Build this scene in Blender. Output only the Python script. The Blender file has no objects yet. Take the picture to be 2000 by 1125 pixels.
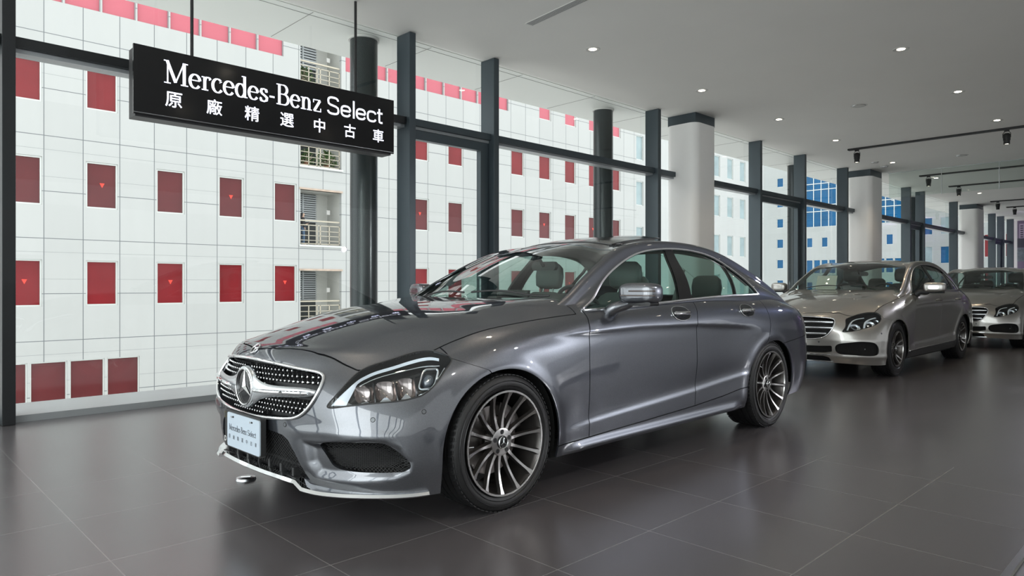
import bpy, math, random
import numpy as np
from mathutils import Vector, Matrix
random.seed(7); rng = np.random.default_rng(7)
SC = bpy.context.scene; COL = SC.collection
PI = math.pi
# ------------------------------------------------------------------ camera
CAMH = 1.105
cam = bpy.data.cameras.new('camera'); camo = bpy.data.objects.new('camera', cam); COL.objects.link(camo)
cam.sensor_width = 36.0; cam.lens = 1355.0 / 2000 * 36; cam.clip_start = 0.05; cam.clip_end = 600
camo.location = (0, 0, CAMH); camo.rotation_euler = (PI / 2, 0, -math.radians(44.1))
cam.shift_y = (558.0 - 562.5) / 2000.0
SC.camera = camo
# ------------------------------------------------------------------ colour management
vs = SC.view_settings; vs.view_transform = 'Standard'; vs.look = 'None'; vs.gamma = 1.0; vs.use_curve_mapping = False
vs.exposure = 0.35
# ------------------------------------------------------------------ sky: a bright overcast dome
world = bpy.data.worlds.new('overcast_sky'); SC.world = world; world.use_nodes = True
wn = world.node_tree; wn.nodes.clear()
bg = wn.nodes.new('ShaderNodeBackground'); wo = wn.nodes.new('ShaderNodeOutputWorld')
tc = wn.nodes.new('ShaderNodeTexCoord'); sx = wn.nodes.new('ShaderNodeSeparateXYZ'); cr = wn.nodes.new('ShaderNodeValToRGB')
wn.links.new(tc.outputs['Generated'], sx.inputs[0]); wn.links.new(sx.outputs['Z'], cr.inputs[0])
cr.color_ramp.elements[0].position = 0.0; cr.color_ramp.elements[0].color = (0.88, 0.92, 0.94, 1)
cr.color_ramp.elements[1].position = 0.7; cr.color_ramp.elements[1].color = (0.97, 0.985, 1.0, 1)
wn.links.new(cr.outputs[0], bg.inputs[0]); bg.inputs[1].default_value = 1.95
wn.links.new(bg.outputs[0], wo.inputs[0])

def area_light(name, loc, size, power, color=(1, 1, 1), rot=(0, 0, 0), size_y=None, spread=None):
    l = bpy.data.lights.new(name, 'AREA'); l.energy = power; l.color = color; l.size = size
    if size_y: l.shape = 'RECTANGLE'; l.size_y = size_y
    if spread: l.spread = spread
    o = bpy.data.objects.new(name, l); o.location = loc; o.rotation_euler = rot; COL.objects.link(o); return o
def spot_light(name, loc, target, power, color, angle, radius=0.04, blend=0.5):
    l = bpy.data.lights.new(name, 'SPOT'); l.energy = power; l.color = color; l.spot_size = math.radians(angle)
    l.spot_blend = blend; l.shadow_soft_size = radius
    o = bpy.data.objects.new(name, l); o.location = loc
    o.rotation_euler = (Vector(target) - Vector(loc)).to_track_quat('-Z', 'Y').to_euler(); COL.objects.link(o); return o
WARM = (1.0, 0.80, 0.58)
# added area light before the back wall, for room fill and car-side reflection
area_light('fill_behind', (7.0, -9.4, 2.06), 40.0, 200, (0.92, 0.96, 1.0), (PI / 2, 0, 0), 4.0)
# standing work lamp to the right of the photographer
spot_light('work_lamp_beam', (10.4, -3.9, 2.15), (4.2, 2.6, 0.6), 800, (0.95, 0.96, 1.0), 50, 0.06, 0.8)

# track spots on the rail behind the photographer, aimed at the coupe
spot_light('track_spot_beam', (6.4, -1.6, 3.9), (4.3, 2.5, 0.8), 150, (0.96, 0.96, 1.0), 46, 0.05, 0.7)
spot_light('track_spot_beam', (3.4, -1.6, 3.9), (2.6, 2.5, 0.6), 100, (1.0, 0.93, 0.84), 46, 0.05, 0.7)
spot_light('track_spot_beam', (15.9, 1.3, 3.86), (5.0, 0.9, 0.0), 420, (0.84, 0.85, 1.0), 40, 0.10, 0.8)
# added area light outside the left glazing, strengthening the daylight from the sky
area_light('daylight_fill_left', (-3.3, 1.0, 2.0), 13.0, 330, (0.93, 0.97, 1.0), (0, -PI / 2, 0), 3.9)
# ------------------------------------------------------------------ materials
def mat(name, color=(0.5, 0.5, 0.5), rough=0.5, metal=0.0, coat=0.0, coat_rough=0.03, spec=0.5, emit=None, estr=0.0,
        noise=0.0, nscale=8.0, bump=0.0, bscale=60.0, ior=None, sheen=0.0):
    m = bpy.data.materials.new(name); m.use_nodes = True
    nt = m.node_tree; b = nt.nodes['Principled BSDF']
    b.inputs['Base Color'].default_value = (*color, 1); b.inputs['Roughness'].default_value = rough
    b.inputs['Metallic'].default_value = metal; b.inputs['Coat Weight'].default_value = coat
    b.inputs['Coat Roughness'].default_value = coat_rough; b.inputs['Specular IOR Level'].default_value = spec
    if ior: b.inputs['IOR'].default_value = ior
    if emit: b.inputs['Emission Color'].default_value = (*emit, 1); b.inputs['Emission Strength'].default_value = estr
    t = nt.nodes.new('ShaderNodeTexCoord')
    if noise > 0:
        n = nt.nodes.new('ShaderNodeTexNoise'); n.inputs['Scale'].default_value = nscale; n.inputs['Detail'].default_value = 5
        nt.links.new(t.outputs['Object'], n.inputs['Vector'])
        mx = nt.nodes.new('ShaderNodeMix'); mx.data_type = 'RGBA'
        mx.inputs[6].default_value = (*[c * (1 - noise) for c in color], 1); mx.inputs[7].default_value = (*[min(1, c * (1 + noise)) for c in color], 1)
        nt.links.new(n.outputs['Fac'], mx.inputs[0]); nt.links.new(mx.outputs[2], b.inputs['Base Color'])
    if bump > 0:
        n2 = nt.nodes.new('ShaderNodeTexNoise'); n2.inputs['Scale'].default_value = bscale; n2.inputs['Detail'].default_value = 3
        nt.links.new(t.outputs['Object'], n2.inputs['Vector'])
        bp = nt.nodes.new('ShaderNodeBump'); bp.inputs['Strength'].default_value = bump; bp.inputs['Distance'].default_value = 0.01
        nt.links.new(n2.outputs['Fac'], bp.inputs['Height']); nt.links.new(bp.outputs[0], b.inputs['Normal'])
    return m
def glass_mat(name, tint=(1, 1, 1), ior=1.45, rough=0.0, gloss=(1, 1, 1)):
    m = bpy.data.materials.new(name); m.use_nodes = True; nt = m.node_tree; nt.nodes.clear()
    o = nt.nodes.new('ShaderNodeOutputMaterial'); mix = nt.nodes.new('ShaderNodeMixShader')
    tr = nt.nodes.new('ShaderNodeBsdfTransparent'); gl = nt.nodes.new('ShaderNodeBsdfGlossy'); fr = nt.nodes.new('ShaderNodeFresnel')
    tr.inputs[0].default_value = (*tint, 1); gl.inputs[0].default_value = (*gloss, 1); gl.inputs['Roughness'].default_value = rough
    fr.inputs[0].default_value = ior
    ge = nt.nodes.new('ShaderNodeNewGeometry'); k1 = nt.nodes.new('ShaderNodeMath'); k1.operation = 'SUBTRACT'; k1.inputs[0].default_value = 1.0
    k2 = nt.nodes.new('ShaderNodeMath'); k2.operation = 'MULTIPLY'; nt.links.new(ge.outputs['Backfacing'], k1.inputs[1])
    nt.links.new(fr.outputs[0], k2.inputs[0]); nt.links.new(k1.outputs[0], k2.inputs[1])
    nt.links.new(k2.outputs[0], mix.inputs[0]); nt.links.new(tr.outputs[0], mix.inputs[1]); nt.links.new(gl.outputs[0], mix.inputs[2])
    nt.links.new(mix.outputs[0], o.inputs[0]); return m
M = {}
M['ceiling'] = mat('ceiling_plaster', (0.80, 0.785, 0.755), 0.75, noise=0.03, nscale=1.2)
M['soffit'] = mat('soffit_panel', (0.80, 0.81, 0.78), 0.5)
M['frame'] = mat('slate_aluminium', (0.060, 0.078, 0.090), 0.38, 0.3, noise=0.06, nscale=3)
M['frame_dark'] = mat('black_aluminium', (0.014, 0.016, 0.018), 0.4, 0.2)
M['sill'] = mat('grey_sill', (0.33, 0.35, 0.36), 0.35, 0.3)
M['white_wall'] = mat('white_paint', (0.72, 0.71, 0.69), 0.6, noise=0.02, nscale=2)
M['glass'] = glass_mat('window_glass', (0.985, 1.0, 0.99), 1.45)
M['black_panel'] = mat('black_sign_panel', (0.006, 0.006, 0.007), 0.12, 0.0)
M['black'] = mat('matt_black', (0.012, 0.012, 0.013), 0.5)
M['letter'] = mat('lit_letter', (0.9, 0.92, 1.0), 0.5, emit=(0.86, 0.88, 1.0), estr=0.62)
M['chrome'] = mat('chrome', (0.86, 0.87, 0.88), 0.06, 1.0)
M['satin'] = mat('satin_silver', (0.62, 0.64, 0.66), 0.25, 1.0)
M['lamp'] = mat('lamp_glow', (1, 1, 1), 0.5, emit=(1.0, 0.88, 0.70), estr=14)
M['lamp_soft'] = mat('lamp_glow_soft', (1, 1, 1), 0.5, emit=(1.0, 0.90, 0.74), estr=5)
M['white_plastic'] = mat('white_plastic', (0.62, 0.61, 0.59), 0.5)

# ------------------------------------------------------------------ object helpers
def tag(o, label=None, cat=None, group=None, kind=None):
    if label: o['label'] = label
    if cat: o['category'] = cat
    if group: o['group'] = group
    if kind: o['kind'] = kind
    return o
def empty(name, loc=(0, 0, 0), rz=0.0, label=None, cat=None, group=None, kind=None):
    o = bpy.data.objects.new(name, None); o.location = loc; o.rotation_euler = (0, 0, rz); o.empty_display_size = 0.2
    COL.objects.link(o); return tag(o, label, cat, group, kind)
def place(name, me, material=None, parent=None, loc=None):
    o = bpy.data.objects.new(name, me); COL.objects.link(o)
    if parent is not None: o.parent = parent
    if loc is not None: o.location = loc
    if material is not None:
        ms = material if isinstance(material, (list, tuple)) else [material]
        for m in ms: me.materials.append(M[m] if isinstance(m, str) else m)
    return o
def copy_tree(o, parent=None, shift=None):
    c = o.copy(); COL.objects.link(c)
    if parent is not None: c.parent = parent
    if shift is not None: c.location = Vector(c.location) + Vector(shift)
    for ch in list(o.children): copy_tree(ch, c)
    return c
class MB:
    """collects simple shapes into one mesh"""
    def __init__(s): s.v = []; s.f = []; s.m = []; s.mi = 0
    def add(s, vs_, fs):
        n = len(s.v); s.v += [tuple(map(float, p)) for p in vs_]; s.f += [tuple(i + n for i in f) for f in fs]; s.m += [s.mi] * len(fs); return s
    def box(s, x0, x1, y0, y1, z0, z1):
        vs_ = [(x, y, z) for z in (z0, z1) for y in (y0, y1) for x in (x0, x1)]
        return s.add(vs_, [(0, 2, 3, 1), (4, 5, 7, 6), (0, 1, 5, 4), (2, 6, 7, 3), (0, 4, 6, 2), (1, 3, 7, 5)])
    def obox(s, c, ax, ay, az):
        c, ax, ay, az = map(lambda q: np.array(q, float), (c, ax, ay, az))
        vs_ = [c + i * ax + j * ay + k * az for k in (-1, 1) for j in (-1, 1) for i in (-1, 1)]
        return s.add(vs_, [(0, 2, 3, 1), (4, 5, 7, 6), (0, 1, 5, 4), (2, 6, 7, 3), (0, 4, 6, 2), (1, 3, 7, 5)])
    def cyl(s, p0, p1, r0, r1=None, seg=24, caps=True):
        r1 = r0 if r1 is None else r1
        p0 = np.array(p0, float); p1 = np.array(p1, float); d = p1 - p0; d /= np.linalg.norm(d)
        a = np.cross(d, (0, 0, 1) if abs(d[2]) < 0.9 else (1, 0, 0)); a /= np.linalg.norm(a); b = np.cross(d, a)
        vs_ = []
        for p, r in ((p0, r0), (p1, r1)):
            for i in range(seg):
                t = 2 * PI * i / seg; vs_.append(p + r * (math.cos(t) * a + math.sin(t) * b))
        fs = [(i, (i + 1) % seg, seg + (i + 1) % seg, seg + i) for i in range(seg)]
        if caps: fs += [tuple(range(seg))[::-1], tuple(range(seg, 2 * seg))]
        return s.add(vs_, fs)
    def tube(s, path, r, seg=8, closed=False, flat=1.0, up=None):
        P_ = np.array(path, float); n = len(P_)
        R_ = np.full(n, r) if np.isscalar(r) else np.array(r, float)
        vs_ = []; prev = None
        for i in range(n):
            if closed: d = P_[(i + 1) % n] - P_[i - 1]
            else: d = P_[min(i + 1, n - 1)] - P_[max(i - 1, 0)]
            d = d / (np.linalg.norm(d) + 1e-12)
            if up is not None: a = np.array(up, float)
            elif prev is None: a = np.array((0, 0, 1.0)) if abs(d[2]) < 0.9 else np.array((1.0, 0, 0))
            else: a = prev
            a = a - d * (a @ d); a /= np.linalg.norm(a) + 1e-12; prev = a; b = np.cross(d, a)
            for k in range(seg):
                t = 2 * PI * k / seg; vs_.append(P_[i] + R_[i] * (math.cos(t) * a * flat + math.sin(t) * b))
        fs = []
        for i in range(n if closed else n - 1):
            j = (i + 1) % n
            for k in range(seg):
                l = (k + 1) % seg; fs.append((i * seg + k, i * seg + l, j * seg + l, j * seg + k))
        if not closed: fs += [tuple(range(seg))[::-1], tuple(range((n - 1) * seg, n * seg))]
        return s.add(vs_, fs)
    def lathe(s, prof, axis_o=(0, 0, 0), axis='z', seg=32, closed=False):
        """prof: list of (radius, height along axis)"""
        vs_ = []; n = len(prof)
        for k in range(seg):
            t = 2 * PI * k / seg; c, sn = math.cos(t), math.sin(t)
            for r, h in prof:
                p = {'z': (r * c, r * sn, h), 'y': (r * c, h, r * sn), 'x': (h, r * c, r * sn)}[axis]
                vs_.append((p[0] + axis_o[0], p[1] + axis_o[1], p[2] + axis_o[2]))
        fs = []
        for k in range(seg):
            l = (k + 1) % seg
            for i in range(n if closed else n - 1):
                j = (i + 1) % n; fs.append((k * n + i, k * n + j, l * n + j, l * n + i))
        return s.add(vs_, fs)
    def prism(s, poly, f0, f1):
        """poly in 2D, f0/f1 map (a,b)->3D for the two ends"""
        n = len(poly); s.add([f0(a, b) for a, b in poly] + [f1(a, b) for a, b in poly],
                             [tuple(range(n)), tuple(range(2 * n - 1, n - 1, -1))] + [(i, i + n, (i + 1) % n + n, (i + 1) % n) for i in range(n)]); return s
    def build(s, name, material, parent=None, smooth=False, bevel=0.0, bseg=2, loc=None, angle=40):
        me = bpy.data.meshes.new(name); me.from_pydata(s.v, [], s.f)
        if any(s.m): me.polygons.foreach_set('material_index', s.m)
        o = place(name, me, material, parent, loc)
        if smooth: me.shade_smooth() if angle is None else (me.shade_smooth(), me.set_sharp_from_angle(angle=math.radians(angle)))
        if bevel > 0:
            md = o.modifiers.new('bevel', 'BEVEL'); md.width = bevel; md.segments = bseg; md.limit_method = 'ANGLE'; md.angle_limit = math.radians(35)
        me.update(); return o
def boxo(name, x0, x1, y0, y1, z0, z1, material, parent=None, bevel=0.0):
    return MB().box(x0, x1, y0, y1, z0, z1).build(name, material, parent, bevel=bevel)
def rrect(w, h, r, n=6):
    out = []
    for cx_, cy_, a0 in ((w / 2 - r, h / 2 - r, 0), (-w / 2 + r, h / 2 - r, PI / 2), (-w / 2 + r, -h / 2 + r, PI), (w / 2 - r, -h / 2 + r, 1.5 * PI)):
        for i in range(n + 1):
            a = a0 + PI / 2 * i / n; out.append((cx_ + r * math.cos(a), cy_ + r * math.sin(a)))
    return out
def text_mesh(body, size, depth, font_scale_x=1.0, bold=0.0):
    c = bpy.data.curves.new('text', 'FONT'); c.body = body; c.size = size; c.extrude = depth; c.offset = bold; c.resolution_u = 4
    o = bpy.data.objects.new('text', c); COL.objects.link(o)
    dg = bpy.context.evaluated_depsgraph_get(); me = bpy.data.meshes.new_from_object(o.evaluated_get(dg)); me = me.copy()
    bpy.data.objects.remove(o); bpy.data.curves.remove(c)
    co = np.empty(len(me.vertices) * 3); me.vertices.foreach_get('co', co); co = co.reshape(-1, 3)
    fs = [tuple(p.vertices) for p in me.polygons]
    bpy.data.meshes.remove(me)
    return co, fs
# ================================================================== ROOM
CEIL = 4.10; WY = 6.90; XA = -2.9; XB = 39.0; YB = -10.0
def floor_mat():
    m = mat('porcelain_tile', (0.075, 0.072, 0.075), 0.42, spec=0.5, ior=2.0); nt = m.node_tree; b = nt.nodes['Principled BSDF']
    t = nt.nodes.new('ShaderNodeTexCoord'); s = nt.nodes.new('ShaderNodeSeparateXYZ'); nt.links.new(t.outputs['Object'], s.inputs[0])
    def seam(out, off, pitch, w):
        a = nt.nodes.new('ShaderNodeMath'); a.operation = 'SUBTRACT'; nt.links.new(out, a.inputs[0]); a.inputs[1].default_value = off
        d = nt.nodes.new('ShaderNodeMath'); d.operation = 'DIVIDE'; nt.links.new(a.outputs[0], d.inputs[0]); d.inputs[1].default_value = pitch
        f = nt.nodes.new('ShaderNodeMath'); f.operation = 'FRACT'; nt.links.new(d.outputs[0], f.inputs[0])
        c = nt.nodes.new('ShaderNodeMath'); c.operation = 'LESS_THAN'; nt.links.new(f.outputs[0], c.inputs[0]); c.inputs[1].default_value = w / pitch
        fl = nt.nodes.new('ShaderNodeMath'); fl.operation = 'FLOOR'; nt.links.new(d.outputs[0], fl.inputs[0])
        return c.outputs[0], fl.outputs[0]
    cx, fx = seam(s.outputs['X'], 0.778, 0.613, 0.0045); cy, fy = seam(s.outputs['Y'], 1.158, 0.655, 0.0045)
    mx = nt.nodes.new('ShaderNodeMath'); mx.operation = 'MAXIMUM'; nt.links.new(cx, mx.inputs[0]); nt.links.new(cy, mx.inputs[1])
    cmb = nt.nodes.new('ShaderNodeCombineXYZ'); nt.links.new(fx, cmb.inputs[0]); nt.links.new(fy, cmb.inputs[1])
    wn_ = nt.nodes.new('ShaderNodeTexWhiteNoise'); nt.links.new(cmb.outputs[0], wn_.inputs[0])
    no = nt.nodes.new('ShaderNodeTexNoise'); no.inputs['Scale'].default_value = 1.6; no.inputs['Detail'].default_value = 6; nt.links.new(t.outputs['Object'], no.inputs['Vector'])
    ad = nt.nodes.new('ShaderNodeMath'); ad.operation = 'MULTIPLY_ADD'; nt.links.new(wn_.outputs['Value'], ad.inputs[0]); ad.inputs[1].default_value = 0.25; nt.links.new(no.outputs['Fac'], ad.inputs[2])
    c1 = nt.nodes.new('ShaderNodeMix'); c1.data_type = 'RGBA'; nt.links.new(ad.outputs[0], c1.inputs[0])
    c1.inputs[6].default_value = (0.062, 0.057, 0.060, 1); c1.inputs[7].default_value = (0.085, 0.078, 0.082, 1)
    c2 = nt.nodes.new('ShaderNodeMix'); c2.data_type = 'RGBA'; nt.links.new(mx.outputs[0], c2.inputs[0]); nt.links.new(c1.outputs[2], c2.inputs[6])
    c2.inputs[7].default_value = (0.16, 0.155, 0.155, 1); nt.links.new(c2.outputs[2], b.inputs['Base Color'])
    r = nt.nodes.new('ShaderNodeMapRange'); nt.links.new(no.outputs['Fac'], r.inputs[0]); r.inputs[3].default_value = 0.20; r.inputs[4].default_value = 0.28
    nt.links.new(r.outputs[0], b.inputs['Roughness'])
    return m
M['floor'] = floor_mat()
def structure(o): o['kind'] = 'structure'; return o
structure(boxo('floor', XA, XB, YB, 6.80, -0.25, 0.0, 'floor'))
structure(boxo('ceiling', XA, XB, YB, 6.93, CEIL, CEIL + 0.3, 'ceiling'))
structure(boxo('wall_left', XA - 0.2, XA, YB, 6.9, -0.25, 0.05, 'sill'))
we = empty('window_20', (XA, 0, 0)); we['kind'] = 'structure'
for k in range(9):
    y = YB + .1 + k * 2.1
    MB().box(-.1, .1, y - .04, y + .04, .05, CEIL).build('mullion', 'frame', we)
    if k < 8: MB().box(-.006, .006, y + .041, y + 2.059, .052, CEIL - .002).build('pane', 'glass', we)
structure(boxo('wall_right', XB, XB + 0.2, YB, 6.9, -0.25, CEIL + .3, 'white_wall'))
structure(boxo('wall_back', XA, XB, YB - 0.2, YB, -0.25, CEIL + .3, 'white_wall'))
structure(boxo('trim_1', XA, XB, 6.80, 7.06, -0.25, 0.055, 'sill'))      # low sill along the glazing
# balcony slab / soffit outside the glass
sm = MB().box(XA, XB, 6.95, 8.05, CEIL - 0.0, CEIL + 0.30)
structure(sm.build('trim_2', 'soffit'))
ml = MB()
for x in np.arange(-6, XB, 1.62): ml.box(x, x + 0.005, 6.97, 8.0, CEIL - 0.003, CEIL)
ml.box(XA, XB, 7.06, 7.065, CEIL - 0.003, CEIL)
structure(ml.build('trim_3', mat('joint_grey', (.22, .22, .21), .6)))
# ---- glazing bays: fins carry the panes, a transom bar crosses them
FINS = [-2.9, 0.96, 4.86, 6.21, 9.975, 13.66, 15.82, 18.35, 23.35, 24.75, 28.6, 34.4, 36.0, 37.9]
DOORS = {2, 5, 8, 11}                      # bays that hold a glazed door leaf
for k in range(len(FINS) - 1):
    x0, x1 = FINS[k], FINS[k + 1]
    w = empty(f'window_{k + 1}', (0, 0, 0)); w['kind'] = 'structure'
    fm = 'frame_dark' if k <= 1 else 'frame'
    MB().box(x0 - .045, x0 + .045, 6.70, 6.96, 0.0, CEIL - .002).build('mullion', fm, w, bevel=0.004)
    if k == len(FINS) - 2: MB().box(x1 - .045, x1 + .045, 6.70, 6.96, 0.0, CEIL - .002).build('mullion', fm, w, bevel=0.004)
    MB().box(x0 + .046, x1 - .046, 6.76, 6.93, 3.02, 3.105).build('transom', fm, w, bevel=0.004)
    MB().box(x0 + .046, x1 - .046, 6.80, 6.95, 2.985, 3.019).build('transom_cap', 'sill', w)
    MB().box(x0 + .046, x1 - .046, 6.885, 6.895, 3.107, CEIL - .003).build('upper_pane', 'glass', w)
    MB().box(x0 + .046, x1 - .046, 6.885, 6.895, 0.057, 2.983).build('lower_pane', 'glass', w)
    if k in DOORS:
        for a, b in ((x0 + .05, x0 + .085), (x1 - .19, x1 - .06)): MB().box(a, b, 6.80, 6.88, 0.057, 2.98).build('door_stile', fm, w)
        MB().box(x0 + .085, x1 - .19, 6.80, 6.88, 2.87, 2.98).build('door_rail', fm, w)
        MB().box(x1 - .21, x1 - .196, 6.78, 6.80, .9, 1.2).build('door_handle', 'satin', w)
# ---- round outdoor columns
for i, (x, y, r) in enumerate(((4.57, 7.30, .165), (9.33, 7.40, .165), (16.95, 7.45, .17), (-2.6, 7.4, .165), (25.9, 7.45, .17))):
    lab = ['dark round steel column outside the glass, behind the black hanging sign', 'dark round steel column outside the glass, behind the roof of the nearest car',
           'dark round steel column outside the glass, beside the door leaf of the middle bays', 'dark round steel column outside the glass, left of the picture', 'dark round steel column outside the glass, among the farthest window posts'][i]
    if i == 3: continue
    c = empty('outdoor_column', (x, y, -0.3), 0, lab, 'column', 'round outdoor columns')
    MB().cyl((0, 0, 0), (0, 0, CEIL + .3), r, seg=48).build('shaft', mat('column_paint_%d' % i, (0.022, 0.030, 0.032), 0.22, 0.2, noise=.1, nscale=2), c, smooth=True)
    MB().cyl((0, 0, CEIL + .27), (0, 0, CEIL + .298), r + .02, seg=48).build('collar', 'white_plastic', c, smooth=True)
structure(MB().box(XA, XB, 6.96, 8.05, -0.45, -0.02).build('trim_4', 'sill'))
# ---- white indoor columns with a dark top collar
M['column_white'] = mat('column_white', (0.90, 0.89, 0.875), 0.45, noise=.02, nscale=1.5)
for i, (x0, x1) in enumerate(((10.57, 11.26), (18.98, 19.86), (29.85, 30.85))):
    y0, y1 = 6.35, 6.67
    lab = ['white rounded column nearest the camera, behind the grey coupe', 'white rounded column rising behind the roof of the middle silver sedan', 'white rounded column farthest away, behind the rear silver sedan'][i]
    c = empty('showroom_column', ((x0 + x1) / 2, 6.665, 0), 0, lab, 'column', 'white indoor columns')
    w_, d_ = (x1 - x0), (y1 - y0) + .30
    pr = rrect(w_ + .02, d_, .14, 10)
    MB().prism(pr, lambda a, b: (a, b, 0.0), lambda a, b: (a, b, 3.93)).build('shaft', 'column_white', c, smooth=True, angle=50)
    MB().prism(rrect(w_ - .04, d_ - .06, .01, 2), lambda a, b: (a, b, 3.93), lambda a, b: (a, b, CEIL - .001)).build('collar', 'frame', c)
# serif letters as strokes: every glyph is a list of (polyline, width list); x-height .62, cap 1.0
def arc(cx, cy, rx, ry, a0, a1, n=18):
    return [(cx + rx * math.cos(math.radians(a0 + (a1 - a0) * i / n)), cy + ry * math.sin(math.radians(a0 + (a1 - a0) * i / n))) for i in range(n + 1)]
TH, TN = .135, .05
def wv(pts, cx, thick=TH, thin=TN, lo=None):
    """width follows direction: vertical strokes thick, horizontal thin"""
    out = []
    for i in range(len(pts)):
        a = pts[max(i - 1, 0)]; b = pts[min(i + 1, len(pts) - 1)]
        d = math.hypot(b[0] - a[0], b[1] - a[1]) or 1; out.append(thin + (thick - thin) * abs((b[1] - a[1]) / d))
    return out
def S(p, w=TH): return (p, [w] * len(p))
def A(p, th=TH): return (p, wv(p, 0, th))
def ser(x, y, w=.30): return S([(x - w / 2, y), (x + w / 2, y)], TN)
X_ = .62
GL = {
 'M': (1.12, [S([(.17, .0), (.17, 1)], TN + .01), S([(.15, .98), (.53, .08)], TH), S([(.53, .08), (.90, .98)], TN + .01), S([(.92, 0), (.92, 1)], TH), ser(.16, .02), ser(.11, .98, .22), ser(.93, .02, .34), ser(.97, .98, .24)]),
 'e': (.60, [A(arc(.30, .31, .235, .31, 10, 325)), S([(.07, .35), (.53, .35)], TN)]),
 'r': (.48, [S([(.16, 0), (.16, .6)], TH), ser(.17, .02, .32), ser(.08, .59, .14), A(arc(.31, .42, .15, .18, 175, 45)), S([(.405, .53), (.43, .50)], .13)]),
 'c': (.56, [A(arc(.30, .31, .235, .31, 48, 325)), S([(.44, .50), (.46, .47)], .13)]),
 'd': (.66, [A(arc(.29, .31, .22, .31, 20, 340)), S([(.50, 0), (.50, 1.0)], TH), ser(.43, .98, .16), ser(.57, .02, .16)]),
 's': (.50, [A([(.40, .46), (.37, .56), (.26, .615), (.13, .57), (.10, .46), (.16, .37), (.32, .28), (.42, .20), (.41, .08), (.27, .0), (.13, .03), (.07, .15)], .15), S([(.41, .6), (.41, .44)], TN), S([(.07, .19), (.07, .01)], TN)]),
 '-': (.40, [S([(.06, .30), (.34, .30)], .09)]),
 'B': (.80, [S([(.20, 0), (.20, 1)], TH), S([(.04, .98), (.45, .98)], TN), S([(.04, .02), (.48, .02)], TN), S([(.2, .53), (.45, .53)], TN), A(arc(.42, .755, .21, .225, 90, -90)), A(arc(.46, .275, .24, .255, 90, -90))]),
 'n': (.70, [S([(.17, 0), (.17, .6)], TH), ser(.17, .02), ser(.09, .59, .14), A(arc(.345, .40, .17, .20, 178, 0)), S([(.515, 0), (.515, .41)], TH), ser(.52, .02)]),
 'z': (.56, [S([(.07, .59), (.48, .59)], TN), S([(.46, .57), (.11, .03)], TH), S([(.08, .02), (.50, .02)], TN), S([(.07, .6), (.07, .44)], TN), S([(.50, .18), (.50, 0)], TN)]),
}
GL['o'] = GL['c']
# wide grotesque for the second word
W_ = .115
def U(p): return (p, [W_] * len(p))
def sq(cx, cy, rx, ry, a0, a1, n=22, e=.72):
    out = []
    for i in range(n + 1):
        a = math.radians(a0 + (a1 - a0) * i / n); c, s_ = math.cos(a), math.sin(a)
        out.append((cx + rx * math.copysign(abs(c) ** e, c), cy + ry * math.copysign(abs(s_) ** e, s_)))
    return out
GS = {
 'S': (.92, [U(sq(.44, .73, .33, .22, 8, 180)[:-1] + [(.11, .72), (.14, .60), (.25, .54), (.62, .47), (.76, .40), (.79, .27)] + sq(.44, .27, .35, .22, 0, -172)[1:])]),
 'e': (.80, [U(sq(.38, .33, .30, .28, 2, 338)), U([(.09, .34), (.68, .34)])]),
 'l': (.26, [U([(.13, 0), (.13, 1)])]),
 'c': (.74, [U(sq(.37, .33, .30, .28, 25, 335))]),
 't': (.46, [U([(.18, .85), (.18, .18), (.20, .08), (.28, .05), (.42, .06)]), U([(.02, .60), (.42, .60)])]),
}
def stroke_word(word, table, h, map3, depth_vec, mb, x0=0.0, sp=1.0, bold=1.0):
    x = x0
    for ch in word:
        if ch == ' ': x += .35 * h; continue
        adv, strokes = table[ch]
        for pts, ws in strokes:
            P_ = np.array(pts) * h * np.array([sp, 1]) + np.array([x, 0]); n = len(P_)
            T = np.gradient(P_, axis=0); T /= np.linalg.norm(T, axis=1)[:, None] + 1e-9; N = np.stack([-T[:, 1], T[:, 0]], 1)
            W = np.array(ws)[:, None] * h * .5 * bold
            L, R_ = P_ + N * W, P_ - N * W
            vs_ = []
            for i in range(n):
                for q in (L[i], R_[i]):
                    p = np.array(map3(*q)); vs_ += [p, p + depth_vec]
            fs = []
            for i in range(n - 1):
                a = 4 * i; b = a + 4
                fs += [(a + 1, a + 3, b + 3, b + 1), (a, b, b + 2, a + 2), (a, a + 1, b + 1, b), (a + 2, b + 2, b + 3, a + 3)]
            fs += [(0, 2, 3, 1), (4 * n - 4, 4 * n - 3, 4 * n - 1, 4 * n - 2)]
            mb.add(vs_, fs)
        x += adv * h * sp
    return x
def word_width(word, table, h, sp=1.0): return sum(.35 * h if c == ' ' else table[c][0] * h * sp for c in word)
CJK = '原廠精選中古車'
def cjk_glyph(ch, size, map3, depth_vec, mb, bold=.0):
    co, fs = text_mesh(ch, size, 0.0)
    if len(co) == 0: return
    lo, hi = co.min(0), co.max(0); c = (lo + hi) / 2; k = size / max(hi[0] - lo[0], hi[1] - lo[1])
    pts = [np.array(map3((p[0] - c[0]) * k, (p[1] - c[1]) * k)) + depth_vec for p in co]
    for du, dv in ((0, 0), (.016, 0), (-.016, 0), (0, .012), (0, -.012)) if bold else ((0, 0),):
        off_ = (np.array(map3(du * size, dv * size)) - np.array(map3(0, 0))) + depth_vec * (abs(du) + abs(dv)) * 8
        mb.add([p + off_ for p in pts], fs)
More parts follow.
